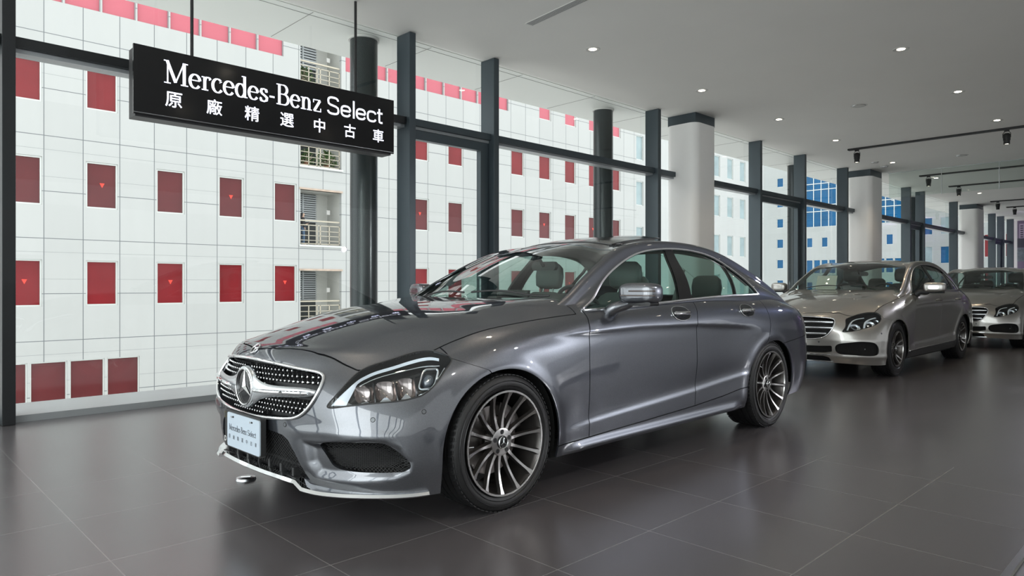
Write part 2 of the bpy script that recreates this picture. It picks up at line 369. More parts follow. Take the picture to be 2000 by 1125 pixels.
# ---- the sign box itself
SX0, SX1, SYF, SZ0, SZ1 = 1.745, 4.32, 6.30, 2.535, 3.115
sg = empty('hanging_sign', ((SX0 + SX1) / 2, SYF + .1, SZ0), 0, 'long black hanging sign with white lettering, on two black rods in front of the windows', 'sign')
ox, oy, oz = (SX0 + SX1) / 2, SYF + .1, SZ0
hw, hh = (SX1 - SX0) / 2, SZ1 - SZ0
MB().box(-hw, hw, -.1, -.075, 0, hh).build('front_panel', 'black_panel', sg, bevel=.002)
MB().box(-hw + .02, hw - .02, -.072, .10, -.015, hh - .01).build('housing', 'black', sg, bevel=.003)
e = MB(); e.box(-hw + .003, hw - .003, -.1012, -.1, .012, .016); e.build('light_edge', 'satin', sg)
for rx in (2.245, 3.905):
    MB().cyl((rx - ox, 0, hh - .01), (rx - ox, 0, CEIL - oz), .014, seg=12).build('suspension_rod', 'black', sg, smooth=True)
h = .195
m1 = lambda a, b: (-hw + a, -.1005, b)
w1 = word_width('Mercedes-Benz', GL, h); w2 = word_width('Select', GS, h * .93)
avail0, avail1 = 0.235 * 1.0, 2.435
sp = (avail1 - avail0 - .055) / (w1 + w2)
lt = MB(); stroke_word('Mercedes-Benz', GL, h, lambda a, b: (-hw + avail0 + a, -.1, .300 + b), np.array((0, -.002, 0)), lt, 0, sp, 1.0)
lt.build('serif_lettering', 'letter', sg)
lt = MB(); stroke_word('Select', GS, h * .93, lambda a, b: (-hw + avail0 + w1 * sp + .055 + a, -.1, .300 + b), np.array((0, -.002, 0)), lt, 0, sp, 1.0)
lt.build('sans_lettering', 'letter', sg)
cz_ = .165
for i, ch in enumerate(CJK):
    xx = -hw + .315 + i * (2.375 - .315) / 6
    lt = MB(); cjk_glyph(ch, .135, lambda a, b: (xx + a, -.1, cz_ + b), np.array((0, -.002, 0)), lt, bold=.0035)
    lt.build('chinese_character', 'letter', sg)
# ================================================================== CEILING FITTINGS
def downlight(x, y, label, src=[None], grp='recessed downlights'):
    if src[0] is None:
        t = empty('downlight', (0, 0, CEIL))
        MB().lathe([(.060, -.001), (.088, -.007), (.096, -.004), (.096, 0.0)], seg=32).build('trim_ring', 'white_plastic', t, smooth=True)
        MB().lathe([(.060, -.002), (.050, .02), (.050, .02)], seg=24).build('reflector', 'satin', t, smooth=True)
        MB().cyl((0, 0, -.0015), (0, 0, -.003), .046, seg=24).build('bulb', 'lamp', t)
        src[0] = t
    else: t = copy_tree(src[0])
    t.location = (x, y, CEIL); tag(t, label, 'downlight', grp)
    spot_light('downlight_beam', (x, y, CEIL - .02), (x, y, 0), 28, WARM, 100, .04, .6)
    return t
LAB = {(6.85, 5.60): 'round recessed ceiling lamp above the hanging sign side, first of the row along the windows',
       (9.5, 5.62): 'round recessed ceiling lamp just in front of the nearest white column',
       (12.15, 5.63): 'round recessed ceiling lamp right of the nearest white column',
       (14.75, 5.63): 'small recessed ceiling lamp just left of the first track rail',
       (18.4, 5.68): 'small recessed ceiling lamp behind the first track spotlight',
       (9.65, 2.88): 'large recessed ceiling lamp at the upper right, nearest the camera in its row',
       (12.4, 2.90): 'recessed ceiling lamp in the right row, second from the camera',
       (15.05, 2.91): 'recessed ceiling lamp at the right edge just above the first track rail'}
for (x, y), l in LAB.items(): downlight(x, y, l)
for x, y, l in ((24.3, 3.6, 'recessed lamp seen through the glass smoke curtain at the right'), (26.5, 5.6, 'faint recessed lamp beyond the glass smoke curtain'),
                (21.9, 5.65, 'faint recessed lamp just over the second track rail')):
    downlight(x, y, l)
for x, y in ((3.9, 2.8), (6.9, 2.85), (6.9, .2), (9.6, .2), (4.2, .2), (12.4, .2), (1.5, .2), (1.5, 2.8)):
    downlight(x, y, 'recessed ceiling lamp outside the picture, seen only as a glint on the cars', grp='lamps outside the picture')
# linear air vent
v = empty('air_vent', (5.62, 5.08, CEIL), math.radians(-6), 'long slotted white air vent set in the ceiling at the top of the picture', 'vent')
b = MB().box(-.055, .055, -.55, .50, -.006, .0); b.build('frame', 'white_plastic', v)
b = MB()
for i in range(4): b.box(-.045 + i * .024, -.033 + i * .024, -.53, .48, -.008, -.006)
b.build('slot', mat('vent_slot', (.25, .25, .25), .6), v)
# speakers and detectors
def disc(name, x, y, r, label, cat, dz=.012, mt='white_plastic'):
    t = empty(name, (x, y, CEIL), 0, label, cat)
    MB().lathe([(0, -dz), (r * .7, -dz), (r, -dz * .4), (r, 0)], seg=32).build('cover', mt, t, smooth=True)
    MB().lathe([(r * .72, -dz * 1.15), (r * .76, -dz * 1.2), (r * .8, -dz * .7)], seg=32).build('ring', 'satin', t, smooth=True)
disc('ceiling_speaker', 12.15, 4.26, .13, 'white round ceiling speaker in the middle of the ceiling, right of the column', 'speaker')
disc('ceiling_speaker', 18.5, 4.25, .13, 'white round ceiling speaker behind the first track rail', 'speaker')
disc('smoke_detector', 18.0, 5.95, .09, 'flat white smoke detector near the corner of the second white column', 'detector', .02)
disc('smoke_detector', 18.75, 5.97, .09, 'white smoke detector beside the flat one, nearer to the second column', 'detector', .03)
# track rails with spotlight heads
def track(x, y0, y1, label, heads):
    t = empty('track_rail', (x, y0, CEIL), 0, label, 'track', 'ceiling track rails')
    MB().box(-.045, .045, -(y0 - y1), 0, -.035, -.0).build('rail', 'black', t)
    MB().box(-.022, .022, -.22, -.02, -.042, -.030).build('end_feed', 'black', t)
for i, (x, y0, y1) in enumerate(((15.9, 5.80, -4), (21.1, 5.84, -4), (23.95, 5.84, -4), (29.3, 5.86, -4), (31.85, 5.86, -4))):
    track(x, y0, y1, ['black ceiling track rail nearest the camera, crossing the upper right', 'black track rail just behind the glass smoke curtain', 'black track rail second behind the smoke curtain', 'thin black track rail near the far mural', 'farthest thin black track rail above the mural'][i], None)
def head(x, y, label, src=[None]):
    if src[0] is None:
        t = empty('track_spotlight', (0, 0, CEIL - .03))
        MB().box(-.02, .02, -.04, .04, -.03, 0).build('adapter', 'black', t)
        y_ = MB(); y_.tube([(0, -.062, -.15), (0, -.062, -.07), (0, -.03, -.03), (0, .03, -.03), (0, .062, -.07), (0, .062, -.15)], .006, 6); y_.build('yoke', 'black', t, smooth=True)
        MB().lathe([(0, -.07), (.035, -.068), (.055, -.085), (.06, -.10), (.06, -.2), (.052, -.205), (.052, -.275), (.044, -.275), (.040, -.26), (0, -.26)], seg=28).build('can', 'black', t, smooth=True)
        MB().cyl((0, 0, -.262), (0, 0, -.268), .034, seg=20).build('lens', 'lamp_soft', t)
        src[0] = t
    else: t = copy_tree(src[0])
    t.location = (x, y, CEIL - .0365); tag(t, label, 'spotlight', 'track spotlights')
for x, y, l in ((15.9, 5.62, 'black track spotlight at the end of the nearest rail'), (15.9, 2.92, 'black track spotlight at the right edge on the nearest rail'),
                (21.1, 5.62, 'black track spotlight behind the smoke curtain, left one'), (23.95, 5.58, 'black track spotlight second behind the smoke curtain'),
                (29.3, 5.64, 'small black track spotlight left above the mural'), (31.85, 5.60, 'smallest black track spotlight, right above the mural')):
    head(x, y, l)
# glass smoke curtain
sc_ = empty('smoke_curtain', (20.05, 6.3, CEIL), 0, 'clear glass smoke curtain hanging from the ceiling beside the second column', 'glass screen')
g = glass_mat('curtain_glass', (.90, .94, .92), 1.5)
ys = [6.28, 5.05, 3.83, 2.61, 1.39, .17, -1.05]
for i in range(len(ys) - 1): MB().box(-.006, .006, ys[i + 1] - 6.3 + .006, ys[i] - 6.3 - .006, -.66, -.0).build('glass_pane', g, sc_)
for y in ys[1:-1]: MB().box(-.008, .008, y - 6.3 - .006, y - 6.3 + .006, -.67, 0).build('joint_strip', 'satin', sc_)
MB().box(-.012, .012, -7.35, 0, -.012, 0).build('top_channel', 'satin', sc_)
# ---- floor socket in front of the car
fo = empty('floor_socket', (1.665, 3.90, 0), math.radians(-40), 'small round chrome floor socket on the tiles in front of the grey coupe', 'floor socket')
MB().lathe([(0, .016), (.045, .015), (.052, .012), (.056, 0)], seg=36).build('lid', 'satin', fo, smooth=True)
MB().box(-.028, .028, -.008, .008, .0155, .0175).build('catch', 'chrome', fo, bevel=.002)
# ---- display platform edge at the lower right corner
pl = empty('display_plinth', (2.9, .33, 0), 0, 'dark display plinth with a bright metal edge, cut by the lower right corner', 'plinth')
MB().box(-.4, 3.2, -1.6, .23, 0, .085).build('platform', mat('plinth_top', (.06, .06, .063), .35), pl, bevel=.003)
MB().box(-.4, 3.2, .192, .200, .085, .092).build('metal_edge', 'chrome', pl)
# ================================================================== STREET AND BUILDINGS OUTSIDE
def panel_mat(name, base, offx, px, levels, period, line=(0.13, 0.14, 0.15), axis='X', w=.022):
    """white metal cladding: seams at x = offx + k*px and at z levels repeating every storey"""
    m = mat(name, base, .45); nt = m.node_tree; b = nt.nodes['Principled BSDF']
    t = nt.nodes.new('ShaderNodeTexCoord'); s = nt.nodes.new('ShaderNodeSeparateXYZ'); nt.links.new(t.outputs['Object'], s.inputs[0])
    def mth(op, a, bb=None, c=None):
        n = nt.nodes.new('ShaderNodeMath'); n.operation = op
        for i, v in enumerate((a, bb, c)):
            if v is None: continue
            if isinstance(v, (int, float)): n.inputs[i].default_value = v
            else: nt.links.new(v, n.inputs[i])
        return n.outputs[0]
    def seam(out, off, pitch, ww): return mth('LESS_THAN', mth('FRACT', mth('DIVIDE', mth('SUBTRACT', out, off - ww / 2), pitch)), ww / pitch)
    acc = seam(s.outputs[axis], offx, px, w)
    for l in levels: acc = mth('MAXIMUM', acc, mth('MULTIPLY', seam(s.outputs['Z'], l[0], period, w * l[1]), 1.0 if l[1] > .8 else .55))
    cell = nt.nodes.new('ShaderNodeCombineXYZ'); nt.links.new(mth('FLOOR', mth('DIVIDE', mth('SUBTRACT', s.outputs[axis], offx), px)), cell.inputs[0])
    nt.links.new(mth('FLOOR', mth('DIVIDE', s.outputs['Z'], 1.5)), cell.inputs[1])
    wnz = nt.nodes.new('ShaderNodeTexWhiteNoise'); nt.links.new(cell.outputs[0], wnz.inputs[0])
    noi = nt.nodes.new('ShaderNodeTexNoise'); noi.inputs['Scale'].default_value = 1.2
    mp = nt.nodes.new('ShaderNodeMapping'); mp.inputs['Scale'].default_value = (3, 3, .35); nt.links.new(t.outputs['Object'], mp.inputs[0]); nt.links.new(mp.outputs[0], noi.inputs['Vector'])
    fac = mth('MULTIPLY_ADD', wnz.outputs['Value'], .5, mth('MULTIPLY', noi.outputs['Fac'], .5))
    c1 = nt.nodes.new('ShaderNodeMix'); c1.data_type = 'RGBA'; nt.links.new(fac, c1.inputs[0])
    c1.inputs[6].default_value = (*[c * .93 for c in base], 1); c1.inputs[7].default_value = (*[min(1, c * 1.05) for c in base], 1)
    c2 = nt.nodes.new('ShaderNodeMix'); c2.data_type = 'RGBA'; nt.links.new(acc, c2.inputs[0]); nt.links.new(c1.outputs[2], c2.inputs[6]); c2.inputs[7].default_value = (*line, 1)
    nt.links.new(c2.outputs[2], b.inputs['Base Color']); return m
LV = [(1.87, 1), (.49, 1), (.09, .55), (-.70, .55)]
M['facade'] = panel_mat('white_cladding', (.43, .437, .430), 3.275, .9955, LV, 3.0)
M['facade_far'] = panel_mat('far_cladding', (.45, .46, .455), 0, 1.5, [(0, .8), (1.5, .8)], 3.0, (.42, .45, .47))
M['facade_x'] = panel_mat('side_cladding', (.37, .39, .385), 0, 1.5, [(0.6, .8), (2.0, .8)], 3.0, (.38, .42, .45), 'Y')
def tinted(name, c, rough=.08, var=.35, sc=.8):
    m = mat(name, c, rough, 0.0, spec=.28, noise=var, nscale=sc); return m
M['red_glass'] = tinted('red_glass', (.19, .018, .022)); M['pink_glass'] = tinted('pink_glass', (.50, .125, .16), .25, .08)
M['dark_red_glass'] = tinted('dark_red_glass', (.10, .014, .016), .06)
M['blue_glass'] = tinted('blue_glass', (.001, .085, .21), .08); M['grey_glass'] = tinted('grey_glass', (.30, .38, .40), .08)
M['alu'] = mat('pale_aluminium', (.62, .64, .62), .4, .3)
M['cream_rail'] = mat('cream_railing', (.50, .45, .36), .45, .1); M['dark_room'] = mat('dark_recess', (.03, .035, .035), .7)
M['tile_wall'] = mat('small_tile_wall', (.48, .48, .45), .6, noise=.1, nscale=20)
M['leaf'] = mat('leaf_green', (.07, .14, .04), .6, noise=.5, nscale=15); M['rust'] = mat('rusty_paint', (.46, .36, .29), .7, noise=.45, nscale=4)
def wall_holes(mb, u0, u1, z0, z1, holes, f, depth=.18):
    """rectangular holes in a wall sheet; f(u, z, d) -> xyz with d the depth behind the face"""
    us = sorted({u0, u1, *[h[0] for h in holes], *[h[1] for h in holes]}); zs = sorted({z0, z1, *[h[2] for h in holes], *[h[3] for h in holes]})
    us = [u for u in us if u0 <= u <= u1]; zs = [z for z in zs if z0 <= z <= z1]
    for i in range(len(us) - 1):
        for j in range(len(zs) - 1):
            uc, zc = (us[i] + us[i + 1]) / 2, (zs[j] + zs[j + 1]) / 2
            if any(h[0] < uc < h[1] and h[2] < zc < h[3] for h in holes): continue
            mb.add([f(us[i], zs[j], 0), f(us[i + 1], zs[j], 0), f(us[i + 1], zs[j + 1], 0), f(us[i], zs[j + 1], 0)], [(0, 1, 2, 3)])
    for a, b, c, d in holes:
        a, b, c, d = max(a, u0), min(b, u1), max(c, z0), min(d, z1)
        q = [(a, c), (b, c), (b, d), (a, d)]
        for i in range(4):
            p, r = q[i], q[(i + 1) % 4]; mb.add([f(*p, 0), f(*p, depth), f(*r, depth), f(*r, 0)], [(0, 1, 2, 3)])
FY = 24.0
off = empty('office_building', (0, FY, -4), 0, 'white panelled office building with red windows and stacked balconies, right across the street', 'building')
F0 = lambda u, z, d: (u, d, z + 4)
wins = []
for k in range(-6, 5):
    for zz in ((3.46, 4.87), (.50, 1.87), (6.46, 7.68)):
        x = 3.36 + 1.982 * k; wins.append((x, x + .865, zz[0], zz[1], 'red'))
for k in range(0, 8):
    for zz in ((3.46, 4.84), (.50, 1.87), (6.46, 7.66)):
        x = 17.40 + 1.94 * k; wins.append((x, x + .87, zz[0], zz[1], 'red'))
for k in range(4): x = 23.22 + 1.94 * k + 1.95; wins.append((x, x + .87, 9.48, 10.9, 'pink'))
band = [(-9 + i * .985, -9 + (i + 1) * .985 - .045, 9.48, 10.95) for i in range(0, 22)]
band = [(a, b, c, d) for a, b, c, d in band if b < 12.1]
band2 = [(14.2 + i * .985, 14.2 + i * .985 + .94, 9.48, 10.95) for i in range(9)]
base = [(-9 + i * .985 + .13, -9 + i * .985 + 1.05, -2.56, -1.12) for i in range(17)]
base = [b for b in base if b[1] < 7.7]
balc = [(12.30, 14.02, 8.62, 10.95), (12.30, 14.02, 5.60, 7.70), (12.30, 14.02, 2.64, 4.70), (12.30, 14.02, -.40, 1.67), (12.30, 14.02, -3.4, -1.35)]
f = MB(); wall_holes(f, -12, 33.35, -4, 12.5, [w[:4] for w in wins] + band + band2 + base + balc, F0, .16)
f.add([(33.35, 0, 0), (33.35, 14, 0), (33.35, 14, 16.5), (33.35, 0, 16.5)], [(0, 1, 2, 3)]); f.add([(-12, 0, 16.5), (33.35, 0, 16.5), (33.35, 14, 16.5), (-12, 14, 16.5)], [(0, 1, 2, 3)])
f.build('wall', 'facade', off)
def window_in(parent, a, b, c, d, gl, F, fw=.045, dep=.10, frame='alu', red=False):
    m_ = MB()
    for (p, q, r, s_) in ((a, a + fw, c, d), (b - fw, b, c, d), (a + fw, b - fw, c, c + fw), (a + fw, b - fw, d - fw, d)):
        P0, P1 = np.array(F(p, r, dep - .05)), np.array(F(q, s_, dep + .03)); lo, hi = np.minimum(P0, P1), np.maximum(P0, P1)
        m_.box(lo[0], hi[0], lo[1], hi[1], lo[2], hi[2])
    w = m_.build('window', frame, parent)
    P0, P1 = np.array(F(a + fw, c + fw, dep)), np.array(F(b - fw, d - fw, dep + .02)); lo, hi = np.minimum(P0, P1), np.maximum(P0, P1)
    MB().box(lo[0], hi[0], lo[1], hi[1], lo[2], hi[2]).build('pane', gl, w)
    return w
vis = lambda a, b: b > 2.9
M['arrow'] = mat('red_arrow_sticker', (.9, .05, .03), .4)
n_ar = 0
for i, (a, b, c, d, k) in enumerate(wins):
    if b < -2: continue
    g = 'pink_glass' if k == 'pink' else ('dark_red_glass' if (i * 7) % 3 == 0 else 'red_glass')
    w = window_in(off, a, b, c, d, g, F0)
    if k == 'red' and i % 2 == 1 and c < 5:
        xm, zm = (a + b) / 2 + .02, c + .72; s_ = .07
        MB().add([(xm - s_, .095, zm + 4 + s_), (xm + s_, .095, zm + 4 + s_), (xm, .095, zm + 4 - s_)], [(0, 1, 2)]).build('arrow_sticker', 'arrow', w)
for a, b, c, d in band + band2:
    if b > -2: window_in(off, a, b, c, d, 'pink_glass', F0, .018, frame='sill')
for a, b, c, d in base:
    if b > -1: window_in(off, a, b, c, d, 'dark_red_glass', F0, .035)
# balconies: recess box, louvred shutter, railing
for i, (a, b, c, d) in enumerate(balc):
    if i == 4: continue
    rc = MB(); dp = 1.1; R0 = lambda u, z, q: (u, q, z + 4)
    rc.add([R0(a, c, 0.16), R0(b, c, .16), R0(b, c, dp), R0(a, c, dp), R0(a, d, .16), R0(b, d, .16), R0(b, d, dp), R0(a, d, dp)], [(0, 1, 2, 3), (4, 7, 6, 5), (0, 3, 7, 4), (1, 5, 6, 2), (3, 2, 6, 7)])
    bal = rc.build('balcony', 'tile_wall', off)
    lv = MB(); zt = d - .02; zb = c + .95
    for k in range(13): zz = zb + (zt - zb) * k / 13; lv.box(a + .02, b - .52, dp - .10, dp - .03, zz + 4, zz + 4 + (zt - zb) / 13 * .62)
    lv.box(a + .58, a + .64, dp - .13, dp - .03, zb + 4, zt + 4); lv.build('louvre_shutter', 'sill', bal)
    MB().box(a + .02, b - .52, dp - .02, dp - .01, c + 4, zt + 4).build('dark_glazing', 'dark_room', bal)
    rl = MB(); zr = c + .92
    for zz, t_ in ((zr, .025), (zr - .17, .014), (zr - .38, .010), (zr - .56, .010), (zr - .74, .010), (c + .05, .018)): rl.box(a + .02, b - .02, .10, .10 + 2 * t_, zz + 4 - t_, zz + 4 + t_)
    for xx in (a + .03, a + .38, a + .72, a + .86, a + 1.24, b - .05): rl.box(xx, xx + .03, .10, .13, c + 4, zr - .15 + 4)
    rl.build('railing', 'cream_rail', bal)
    MB().box(a - .04, b + .04, -.03, .16, d + 4, d + 4.07).build('lintel', 'rust' if i in (2, 3) else 'alu', bal)
    MB().box(a - .05, b + .05, -.05, .16, c + 3.93, c + 4.0).build('ledge', 'alu', bal)
    MB().box(b - .30, b - .16, dp - .5, dp - .45, c + 5.25, c + 5.42).build('meter_box', 'white_plastic', bal)
# plants on two balconies
def bush(name, loc, r, n, label, hgt=1.0):
    t = empty(name, loc, 0, label, 'plant'); mb = MB(); rr = random.Random(hash(label) % 999 if False else len(label) * 13)
    st = MB()
    for k in range(n):
        th, ph, q = rr.uniform(0, 2 * PI), rr.uniform(-.3, 1.4), r * rr.uniform(.45, 1)
        c = np.array((q * math.cos(th) * math.cos(ph), .5 * q * math.sin(th) * math.cos(ph), .15 + hgt * q * (math.sin(ph) + .35)))
        u = np.array([rr.uniform(-1, 1) for _ in range(3)]); u /= np.linalg.norm(u); v_ = np.cross(u, (0.3, .5, .8)); v_ /= np.linalg.norm(v_)
        s_ = rr.uniform(.035, .07)
        mb.add([c - u * s_, c + v_ * s_ * .5, c + u * s_, c - v_ * s_ * .5], [(0, 1, 2, 3)])
        if k % 6 == 0: st.tube([(0, 0, .1), c * .6 + np.array((0, 0, .04)), c], .006, 4)
    mb.build('foliage', 'leaf', t); st.build('stem', 'rust', t)
    MB().lathe([(0, 0), (.09, 0), (.12, .2), (.10, .2), (.09, .17), (0, .17)], seg=16).build('pot', mat('pot_' + name, (.25, .12, .07), .7), t, smooth=True)
bush('potted_plant', (12.62, FY + .38, 8.62), .5, 260, 'green potted plant behind the railing of the topmost balcony')
bush('potted_plant', (12.72, FY + .40, 5.60), .42, 220, 'light green potted plant on the left side of the balcony below the sign')
bush('potted_plant', (13.62, FY + .42, 5.60), .46, 340, 'dense leafy potted plant on the right side of the balcony below the sign')
# ---- buildings farther down the street
tw = empty('office_tower', (34.2, 27.0, -4), 0, 'pale panelled tower with narrow grey windows, seen just right of the nearest white column', 'building')
F1 = lambda u, z, d: (u, d, z + 4)
hs = []
for k in range(10):
    for zz in (.4, 3.4, 6.4, 9.4, 12.4): hs.append((1.2 + k * 2.0, 2.1 + k * 2.0, zz, zz + 1.6))
m_ = MB(); wall_holes(m_, 0, 21.2, -4, 22, hs, F1, .15)
m_.add([(0, 0, 0), (0, 12, 0), (0, 12, 26), (0, 0, 26)], [(0, 1, 2, 3)]); m_.build('wall', 'facade_far', tw)
for i, h_ in enumerate(hs): window_in(tw, *h_, 'grey_glass', F1, .05)
bl = empty('blue_window_building', (70.0, 20.2, -4), 0, 'white tower with blue square windows and blue glazing at the street end', 'building')
F2 = lambda u, z, d: (d, u, z + 4)
hs = [(11.76, 12.47, 2.86 - 4.22 + 2.11 * r_, 3.82 - 4.22 + 2.11 * r_) for r_ in range(9)]
hs += [(14.6, 15.3, 2.86 - 4.22 + 2.11 * r_, 3.82 - 4.22 + 2.11 * r_) for r_ in range(9)]
hs += [(u, u + .62, z_, z_ + 1.0) for u in (8.76, 7.28, 5.8, 4.32, 2.84, 1.36) for z_ in (4.92, .5)]
hs += [(.6 + .74 * k, .6 + .74 * k + .68, 2.3, 3.7) for k in range(12)]
cw = (.55, 9.43, 6.96, 15.6)
m_ = MB(); wall_holes(m_, 0, 16.0, -4, 24, hs + [cw], F2, .15)
m_.add([(0, 0, 0), (2, 0, 0), (2, 0, 28), (0, 0, 28)], [(0, 1, 2, 3)]); m_.add([(0, 16, 0), (2, 16, 0), (2, 16, 28), (0, 16, 28)], [(0, 1, 2, 3)]); m_.build('wall', 'facade_x', bl)
for h_ in hs: window_in(bl, *h_, 'blue_glass', F2, .05)
for i in range(12):
    zz = 6.96
    for j in range(8):
        h2 = 1.55 if j % 2 == 0 else .61; a = cw[0] + i * .74; window_in(bl, a, a + .74, zz, zz + h2, 'blue_glass', F2, .035); zz += h2
M['arrow2'] = M['arrow']
b3 = empty('street_building', (92.0, 16.5, -4), 0, 'far white building with slim blue windows, seen between the second and third white columns', 'building')
hs = [(.8 + k * 1.7, 1.7 + k * 1.7, .3 + 3.4 * r_, 2.3 + 3.4 * r_) for k in range(7) for r_ in range(-1, 6)]
m_ = MB(); wall_holes(m_, 0, 13, -4, 26, hs, F2, .15); m_.add([(0, 0, 0), (12, 0, 0), (12, 0, 30), (0, 0, 30)], [(0, 1, 2, 3)]); m_.build('wall', 'facade_x', b3)
for i, h_ in enumerate(hs): window_in(b3, *h_, 'blue_glass' if i % 3 else 'grey_glass', F2, .05)
b4 = empty('street_building', (75.0, 9.2, -4), 0, 'far white building with red slit windows at the end of the window row', 'building')
hs = [(.7 + k * 1.6, 1.5 + k * 1.6, .3 + 3.4 * r_, 2.4 + 3.4 * r_) for k in range(5) for r_ in range(-1, 5)]
m_ = MB(); wall_holes(m_, 0, 8.6, -4, 22, hs, F2, .15); m_.add([(0, 8.6, 0), (12, 8.6, 0), (12, 8.6, 26), (0, 8.6, 26)], [(0, 1, 2, 3)]); m_.build('wall', 'facade_x', b4)
for h_ in hs: window_in(b4, *h_, 'red_glass', F2, .05)
MB().box(-40, 140, 7.2, 120, -4.3, -4.0).build('ground', mat('bounce_ground', (.74, .74, .72), .8, noise=.2, nscale=3), None)['kind'] = 'structure'  # ground colour raised so the street bounces light onto soffit and ceiling
# ---- mural on the end wall
M['mural_sky'] = mat('mural_sky', (.17, .13, .20), .5, noise=.3, nscale=.6); M['mural_roof'] = mat('mural_roof', (.05, .05, .07), .5)
M['mural_tower'] = mat('mural_tower', (.42, .34, .44), .5); M['mural_dark'] = mat('mural_dark', (.10, .08, .13), .5)
M['mural_brick'] = mat('mural_stone', (.14, .17, .19), .5, noise=.7, nscale=9)
mu = empty('wall_mural', (XB - .03, 4.0, .0), 0, 'large dim city picture covering the far end wall, towers above a stone wall', 'mural')
MB().box(-.02, 0, -6, 2.75, .1, 4.08).build('backing', 'mural_sky', mu)
MB().box(-.03, -.021, -6, 2.75, 2.86, 3.28).build('printed_roof', 'mural_roof', mu)
MB().box(-.03, -.021, -6, 2.75, 2.22, 2.84).build('printed_stone_wall', 'mural_brick', mu)
cp2 = [(2.9, 1.0), (2.75, 1.55), (2.45, 1.86), (2.0, 2.16), (1.6, 2.27), (.9, 2.30), (0, 2.28), (-1.5, 2.1), (-1.5, 1.0)]
cp2 = [(min(a, 2.74), b) for a, b in cp2]
MB().prism(cp2, lambda a, b: (-.034, a, b), lambda a, b: (-.0305, a, b)).build('printed_car', 'mural_roof', mu)
for a, b, zz, mt in ((2.3, 2.68, 3.95, 'mural_tower'), (1.95, 2.2, 4.05, 'mural_tower'), (1.2, 1.85, 4.0, 'mural_tower'), (-.4, .7, 4.0, 'mural_dark')):
    t_ = MB().box(-.03, -.021, a, b, 3.281, zz).build('printed_tower', mt, mu)
    w_ = MB(); ny = max(2, int((b - a) / .16))
    for i in range(ny):
        for j in range(int((zz - 3.35) / .1)): w_.box(-.034, -.0305, a + (b - a) * (i + .2) / ny, a + (b - a) * (i + .75) / ny, 3.32 + j * .1, 3.37 + j * .1)
    w_.build('printed_window', 'mural_roof', t_)
spot_light('violet_wall_washer', (36.2, 2.6, 3.95), (38.9, 2.0, 3.0), 160, (.66, .42, 1.0), 120, .05)
spot_light('violet_wall_washer', (34.0, 4.4, 3.95), (36.0, 6.6, 3.2), 60, (.66, .42, 1.0), 110, .05)
# ---- person on the third balcony
def skin_body(name, verts, edges, radii, material, parent, sub=2):
    me = bpy.data.meshes.new(name); me.from_pydata(verts, edges, []); o = bpy.data.objects.new(name, me); COL.objects.link(o); me.materials.append(material)
    sk = o.modifiers.new('skin', 'SKIN'); sv = me.skin_vertices[0].data
    for i, r in enumerate(radii): sv[i].radius = (r, r) if np.isscalar(r) else r; sv[i].use_root = (i == 0)
    sk.use_smooth_shade = True; ss_ = o.modifiers.new('smooth', 'SUBSURF'); ss_.levels = sub; ss_.render_levels = sub
    dg = bpy.context.evaluated_depsgraph_get(); dg.update(); m2 = bpy.data.meshes.new_from_object(o.evaluated_get(dg)).copy()
    bpy.data.objects.remove(o); m2.materials.clear(); p = place(name, m2, material, parent); m2.shade_smooth(); return p
ps = empty('person', (12.66, FY + .52, 2.64), math.radians(-20), 'person in black hooded top and blue jeans standing on a balcony, looking at a phone', 'person')
K = 1.25 / 1.70
sc3 = lambda L: [tuple(K * c for c in p) for p in L]
skin_m = mat('skin', (.55, .36, .27), .5); jeans = mat('blue_jeans', (.10, .17, .27), .8, noise=.2, nscale=20); hoody = mat('black_hoody', (.02, .02, .023), .9); hair_m = mat('dark_hair', (.015, .012, .012), .4)
V = [(0, 0, .92), (0, 0, 1.10), (0, 0, 1.28), (0, 0, 1.42), (.01, 0, 1.50), (.03, 0, 1.58), (.03, 0, 1.68),
     (0, .09, .88), (.02, .10, .50), (-.01, .10, .10), (.12, .10, .03), (0, -.09, .88), (.05, -.10, .50), (.03, -.10, .10), (.16, -.10, .03),
     (0, .19, 1.36), (.03, .23, 1.10), (.22, .16, 1.12), (.30, .13, 1.16), (0, -.19, 1.36), (-.03, -.24, 1.08), (.08, -.24, .88), (.10, -.23, .80)]
Ed = [(0, 1), (1, 2), (2, 3), (3, 4), (4, 5), (5, 6), (0, 7), (7, 8), (8, 9), (9, 10), (0, 11), (11, 12), (12, 13), (13, 14), (3, 15), (15, 16), (16, 17), (17, 18), (3, 19), (19, 20), (20, 21), (21, 22)]
Rr = [.12, .11, .12, .09, .05, .085, .075, .085, .055, .04, .035, .085, .055, .04, .035, .055, .042, .034, .03, .055, .042, .034, .03]
body = skin_body('body', sc3(V), Ed, [r * K for r in Rr], skin_m, ps)
skin_body('hoody', sc3([V[0], V[1], V[2], V[3], (.0, 0, 1.47), V[15], V[16], (.19, .165, 1.12), V[19], V[20], (.07, -.24, .90)]), [(0, 1), (1, 2), (2, 3), (3, 4), (3, 5), (5, 6), (6, 7), (3, 8), (8, 9), (9, 10)], [K * r for r in (.145, .135, .145, .11, .08, .07, .055, .046, .07, .055, .046)], hoody, body)
skin_body('jeans', sc3([V[0], V[7], V[8], (-.01, .10, .07), V[11], V[12], (.03, -.10, .07)]), [(0, 1), (1, 2), (2, 3), (0, 4), (4, 5), (5, 6)], [K * r for r in (.135, .098, .066, .055, .098, .066, .055)], jeans, body)
skin_body('hair', sc3([(.015, 0, 1.69), (-.035, 0, 1.62), (-.05, 0, 1.50), (-.06, 0, 1.38)]), [(0, 1), (1, 2), (2, 3)], [K * r for r in (.078, .085, .07, .05)], hair_m, body)
mb = MB()
